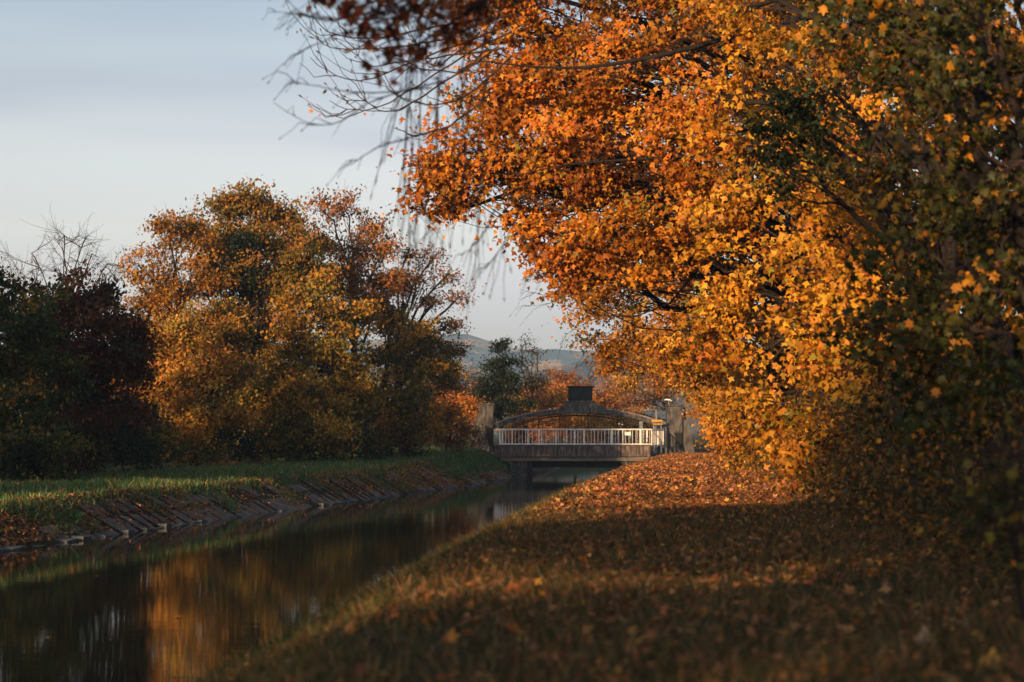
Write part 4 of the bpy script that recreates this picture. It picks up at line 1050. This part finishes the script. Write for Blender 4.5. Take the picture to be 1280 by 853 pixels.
blades(50000, lambda y: (XR(y) - .7, XS(y) + .6), (9.5, 34), .12, .0045, GR_R, r, 'grass', 'dry grass mixed with leaves on the near towpath', .6, None, 1.25)
blades(32000, lambda y: (XR(y) - 1.9, XS(y) + .3), (34, 124), .10, .008, GR_R, r, 'grass', 'thin grass on the far towpath', .6, lambda x, y: np.where(x < XR(y) + .6, 1, .4))
blades(15000, lambda y: (XR(y) - SW(y) - .05, XR(y) + .1), (9.5, 60), .14, .005, [(4, (.045, .065, .018)), (3, (.09, .08, .02)), (2, (.25, .15, .05))], r, 'grass', 'longer grass hanging over the edge of the right bank', .5)

# ------------------------------------------------------------------ fallen leaves
LIT = [(4, (.36, .13, .04)), (3, (.24, .085, .032)), (2.5, (.11, .05, .025)), (1.6, (.52, .25, .09)), (.8, (.62, .28, .04))]
def litter(n, xf, yr, sz, rng, name, label, ypow=1.0, k=1, lift=.03, dens=None, tilt=.45):
    y = yr[0] + (yr[1] - yr[0]) * rng.random(n) ** ypow
    lo, hi = xf(y); x = lo + (hi - lo) * rng.random(n)
    if dens is not None:
        kk = rng.random(n) < dens(x, y); x, y = x[kk], y[kk]; n = len(x)
    e = .05
    z = GZ(x, y); nx = -(GZ(x + e, y) - z) / e; ny = -(GZ(x, y + e) - z) / e
    N = np.stack([nx, ny, np.ones(n)], 1) + rng.normal(size=(n, 3)) * tilt
    N[:, 2] = np.abs(N[:, 2]) + .2
    C = np.stack([x, y, z + .008 + lift * rng.random(n)], 1)
    S = sz * rng.uniform(.5, 1.35, n)
    V, F, cc = leaves(C, N, S, pick(LIT, n, rng), k, rng)
    return tag(link(name, mesh_np(name, V, F, np.full(len(F), 3), M_LITTER, cc)), label, 'leaves', kind='stuff')
r = np.random.default_rng(401)
patch = lambda x, y: np.clip(.68 + .95 * vnoise(x * 1.1, y * .8) + .5 * vnoise(x * 3.1 + 2, y * 2.3) + .2 * np.clip(x - XR(y), 0, 1), .08, 1) * np.clip((y - 6) / 20, .3, 1)
litter(38000, lambda y: (XR(y) - 1.9, XS(y) + 1.2), (9.5, 45), .085, r, 'leaf_litter', 'brown and orange fallen leaves covering the near towpath', 1.3, 1, .05, patch)
litter(26000, lambda y: (XR(y) - .9, XS(y) + 1.2), (45, 126), .10, r, 'leaf_litter', 'orange fallen leaves covering the sunlit far towpath', 1.0, 2, .06, None, 1.0)
litter(30000, lambda y: (XL(y) - RISE(y) / .62 - .3, XL(y) - .05), (42, 122), .10, r, 'leaf_litter', 'brown leaves caught on the sloping slabs of the left bank', 1.0, 2, .07, lambda x, y: np.clip(np.where((y > 54) & (y < 86), .45, .9) + .8 * vnoise(x * .9 + 3, y * .7), .1, 1))
litter(900, lambda y: (XL(y) - 6, XL(y) - 1.5), (50, 122), .10, r, 'leaf_litter', 'scattered leaves on the grass under the left trees', 1.0, 2, .12)
# the fallen leaves that stand out one by one
spots = [(1155, 803, .15, (.42, .27, .16)), (985, 707, .12, (.62, .26, .03)), (438, 790, .11, (.42, .17, .03)), (826, 757, .10, (.5, .22, .05)), (705, 800, .12, (.42, .12, .03)), (560, 800, .12, (.5, .2, .03)),
         (640, 740, .12, (.45, .12, .03)), (527, 735, .10, (.48, .13, .03)), (612, 690, .11, (.5, .16, .03)), (900, 790, .11, (.3, .12, .05)), (1060, 740, .11, (.4, .16, .05)), (470, 745, .11, (.45, .1, .03)),
         (1110, 735, .10, (.38, .2, .1)), (1240, 830, .12, (.55, .27, .04)), (780, 720, .10, (.4, .14, .05)), (860, 700, .1, (.5, .2, .06)), (720, 690, .1, (.42, .12, .03)), (940, 760, .11, (.25, .1, .05)),
         (800, 820, .13, (.30, .12, .05)), (1010, 820, .12, (.34, .14, .05)), (590, 760, .11, (.46, .18, .03)), (1200, 760, .11, (.36, .2, .1)), (1190, 690, .1, (.4, .16, .04)), (680, 745, .1, (.5, .2, .03))]
desc = ['large pale tan fallen maple leaf standing up at the lower right', 'bright orange fallen leaf on the path left of the dark shrubs', 'golden fallen leaf highest up the grassy bank edge at the lower left', 'orange brown fallen leaf in the middle of the near grass', 'deep red fallen leaf near the bottom middle of the picture', 'orange fallen leaf low on the bank, left of the deep red one', 'dark red fallen leaf in the grass above the deep red one', 'orange fallen leaf near the crest of the right bank', 'rust fallen leaf where the bank crest meets the water view', 'dull brown fallen leaf low in the grass right of the middle', 'tan brown fallen leaf below the shrubs', 'red fallen leaf on the bank crest above the golden one', 'pinkish tan fallen leaf near the foot of the shrubs', 'yellow orange fallen leaf in the bottom right corner', 'brown orange fallen leaf on the path just right of the middle', 'sandy orange fallen leaf on the path before the shrubs', 'small red fallen leaf in the middle of the path', 'dark brown fallen leaf in the shaded grass before the shrubs', 'brown fallen leaf near the bottom edge right of the middle', 'brown fallen leaf near the bottom edge left of the tan maple leaf', 'amber fallen leaf on the bank halfway down to the left', 'pale tan fallen leaf in the grass under the sapling', 'rusty fallen leaf at the foot of the sapling', 'orange fallen leaf above the dark red one']
rngs = np.random.default_rng(77)
for q, (px, py, s, c) in enumerate(spots):
    # walk the ray down to the ground
    dd = 8.0
    while dd < 60:
        w = P(px, py, dd)
        if w[2] < float(GZ(w[0], w[1])) + .02: break
        dd += .1
    tv, tf = TM[0]; vv = tv.copy() * s; vv[:, 2] *= rngs.uniform(.8, 2)
    tl_ = rngs.uniform(.5, 1.3)
    me = mesh_np('fallen_leaf', vv, tf, np.full(len(tf), 3), M_LITTER, np.tile(c, (len(vv), 1)))
    o = link('fallen_leaf', me); o.location = (w[0], w[1], float(GZ(w[0], w[1])) + s * .3); o.rotation_euler = (tl_, rngs.uniform(-.4, .4), rngs.uniform(-.8, .8))
    tag(o, desc[q], 'leaf', 'single fallen leaves on the near towpath' )
# a few floating leaves
for q, (px, py) in enumerate([(60, 797), (222, 771), (306, 678), (452, 652), (330, 690), (500, 640), (120, 720), (345, 835)]):
    dd = FPX * (EYE - WATER) / (py - 540); w = P(px, py, dd)
    tv, tf = TM[0]; vv = tv * .09; vv[:, 2] = np.abs(vv[:, 2]) * .5
    o = link('floating_leaf', mesh_np('floating_leaf', vv, tf, np.full(len(tf), 3), M_LITTER, np.tile((.45, .2, .06), (len(vv), 1))))
    o.location = (w[0], dd, WATER + .006); o.rotation_euler = (0, 0, q * 1.1)
    tag(o, ['small orange leaf floating in the dark water at the far left', 'small orange leaf floating in the golden reflection nearest the camera', 'small leaf floating close below the left bank slabs', 'small leaf floating on the canal nearest the bridge', 'small leaf floating a little out from the bank slabs', 'small leaf floating in the far dark reflection', 'small leaf floating on the green reflection at the left', 'small leaf floating beside the near grassy bank'][q], 'leaf', 'leaves floating on the canal')
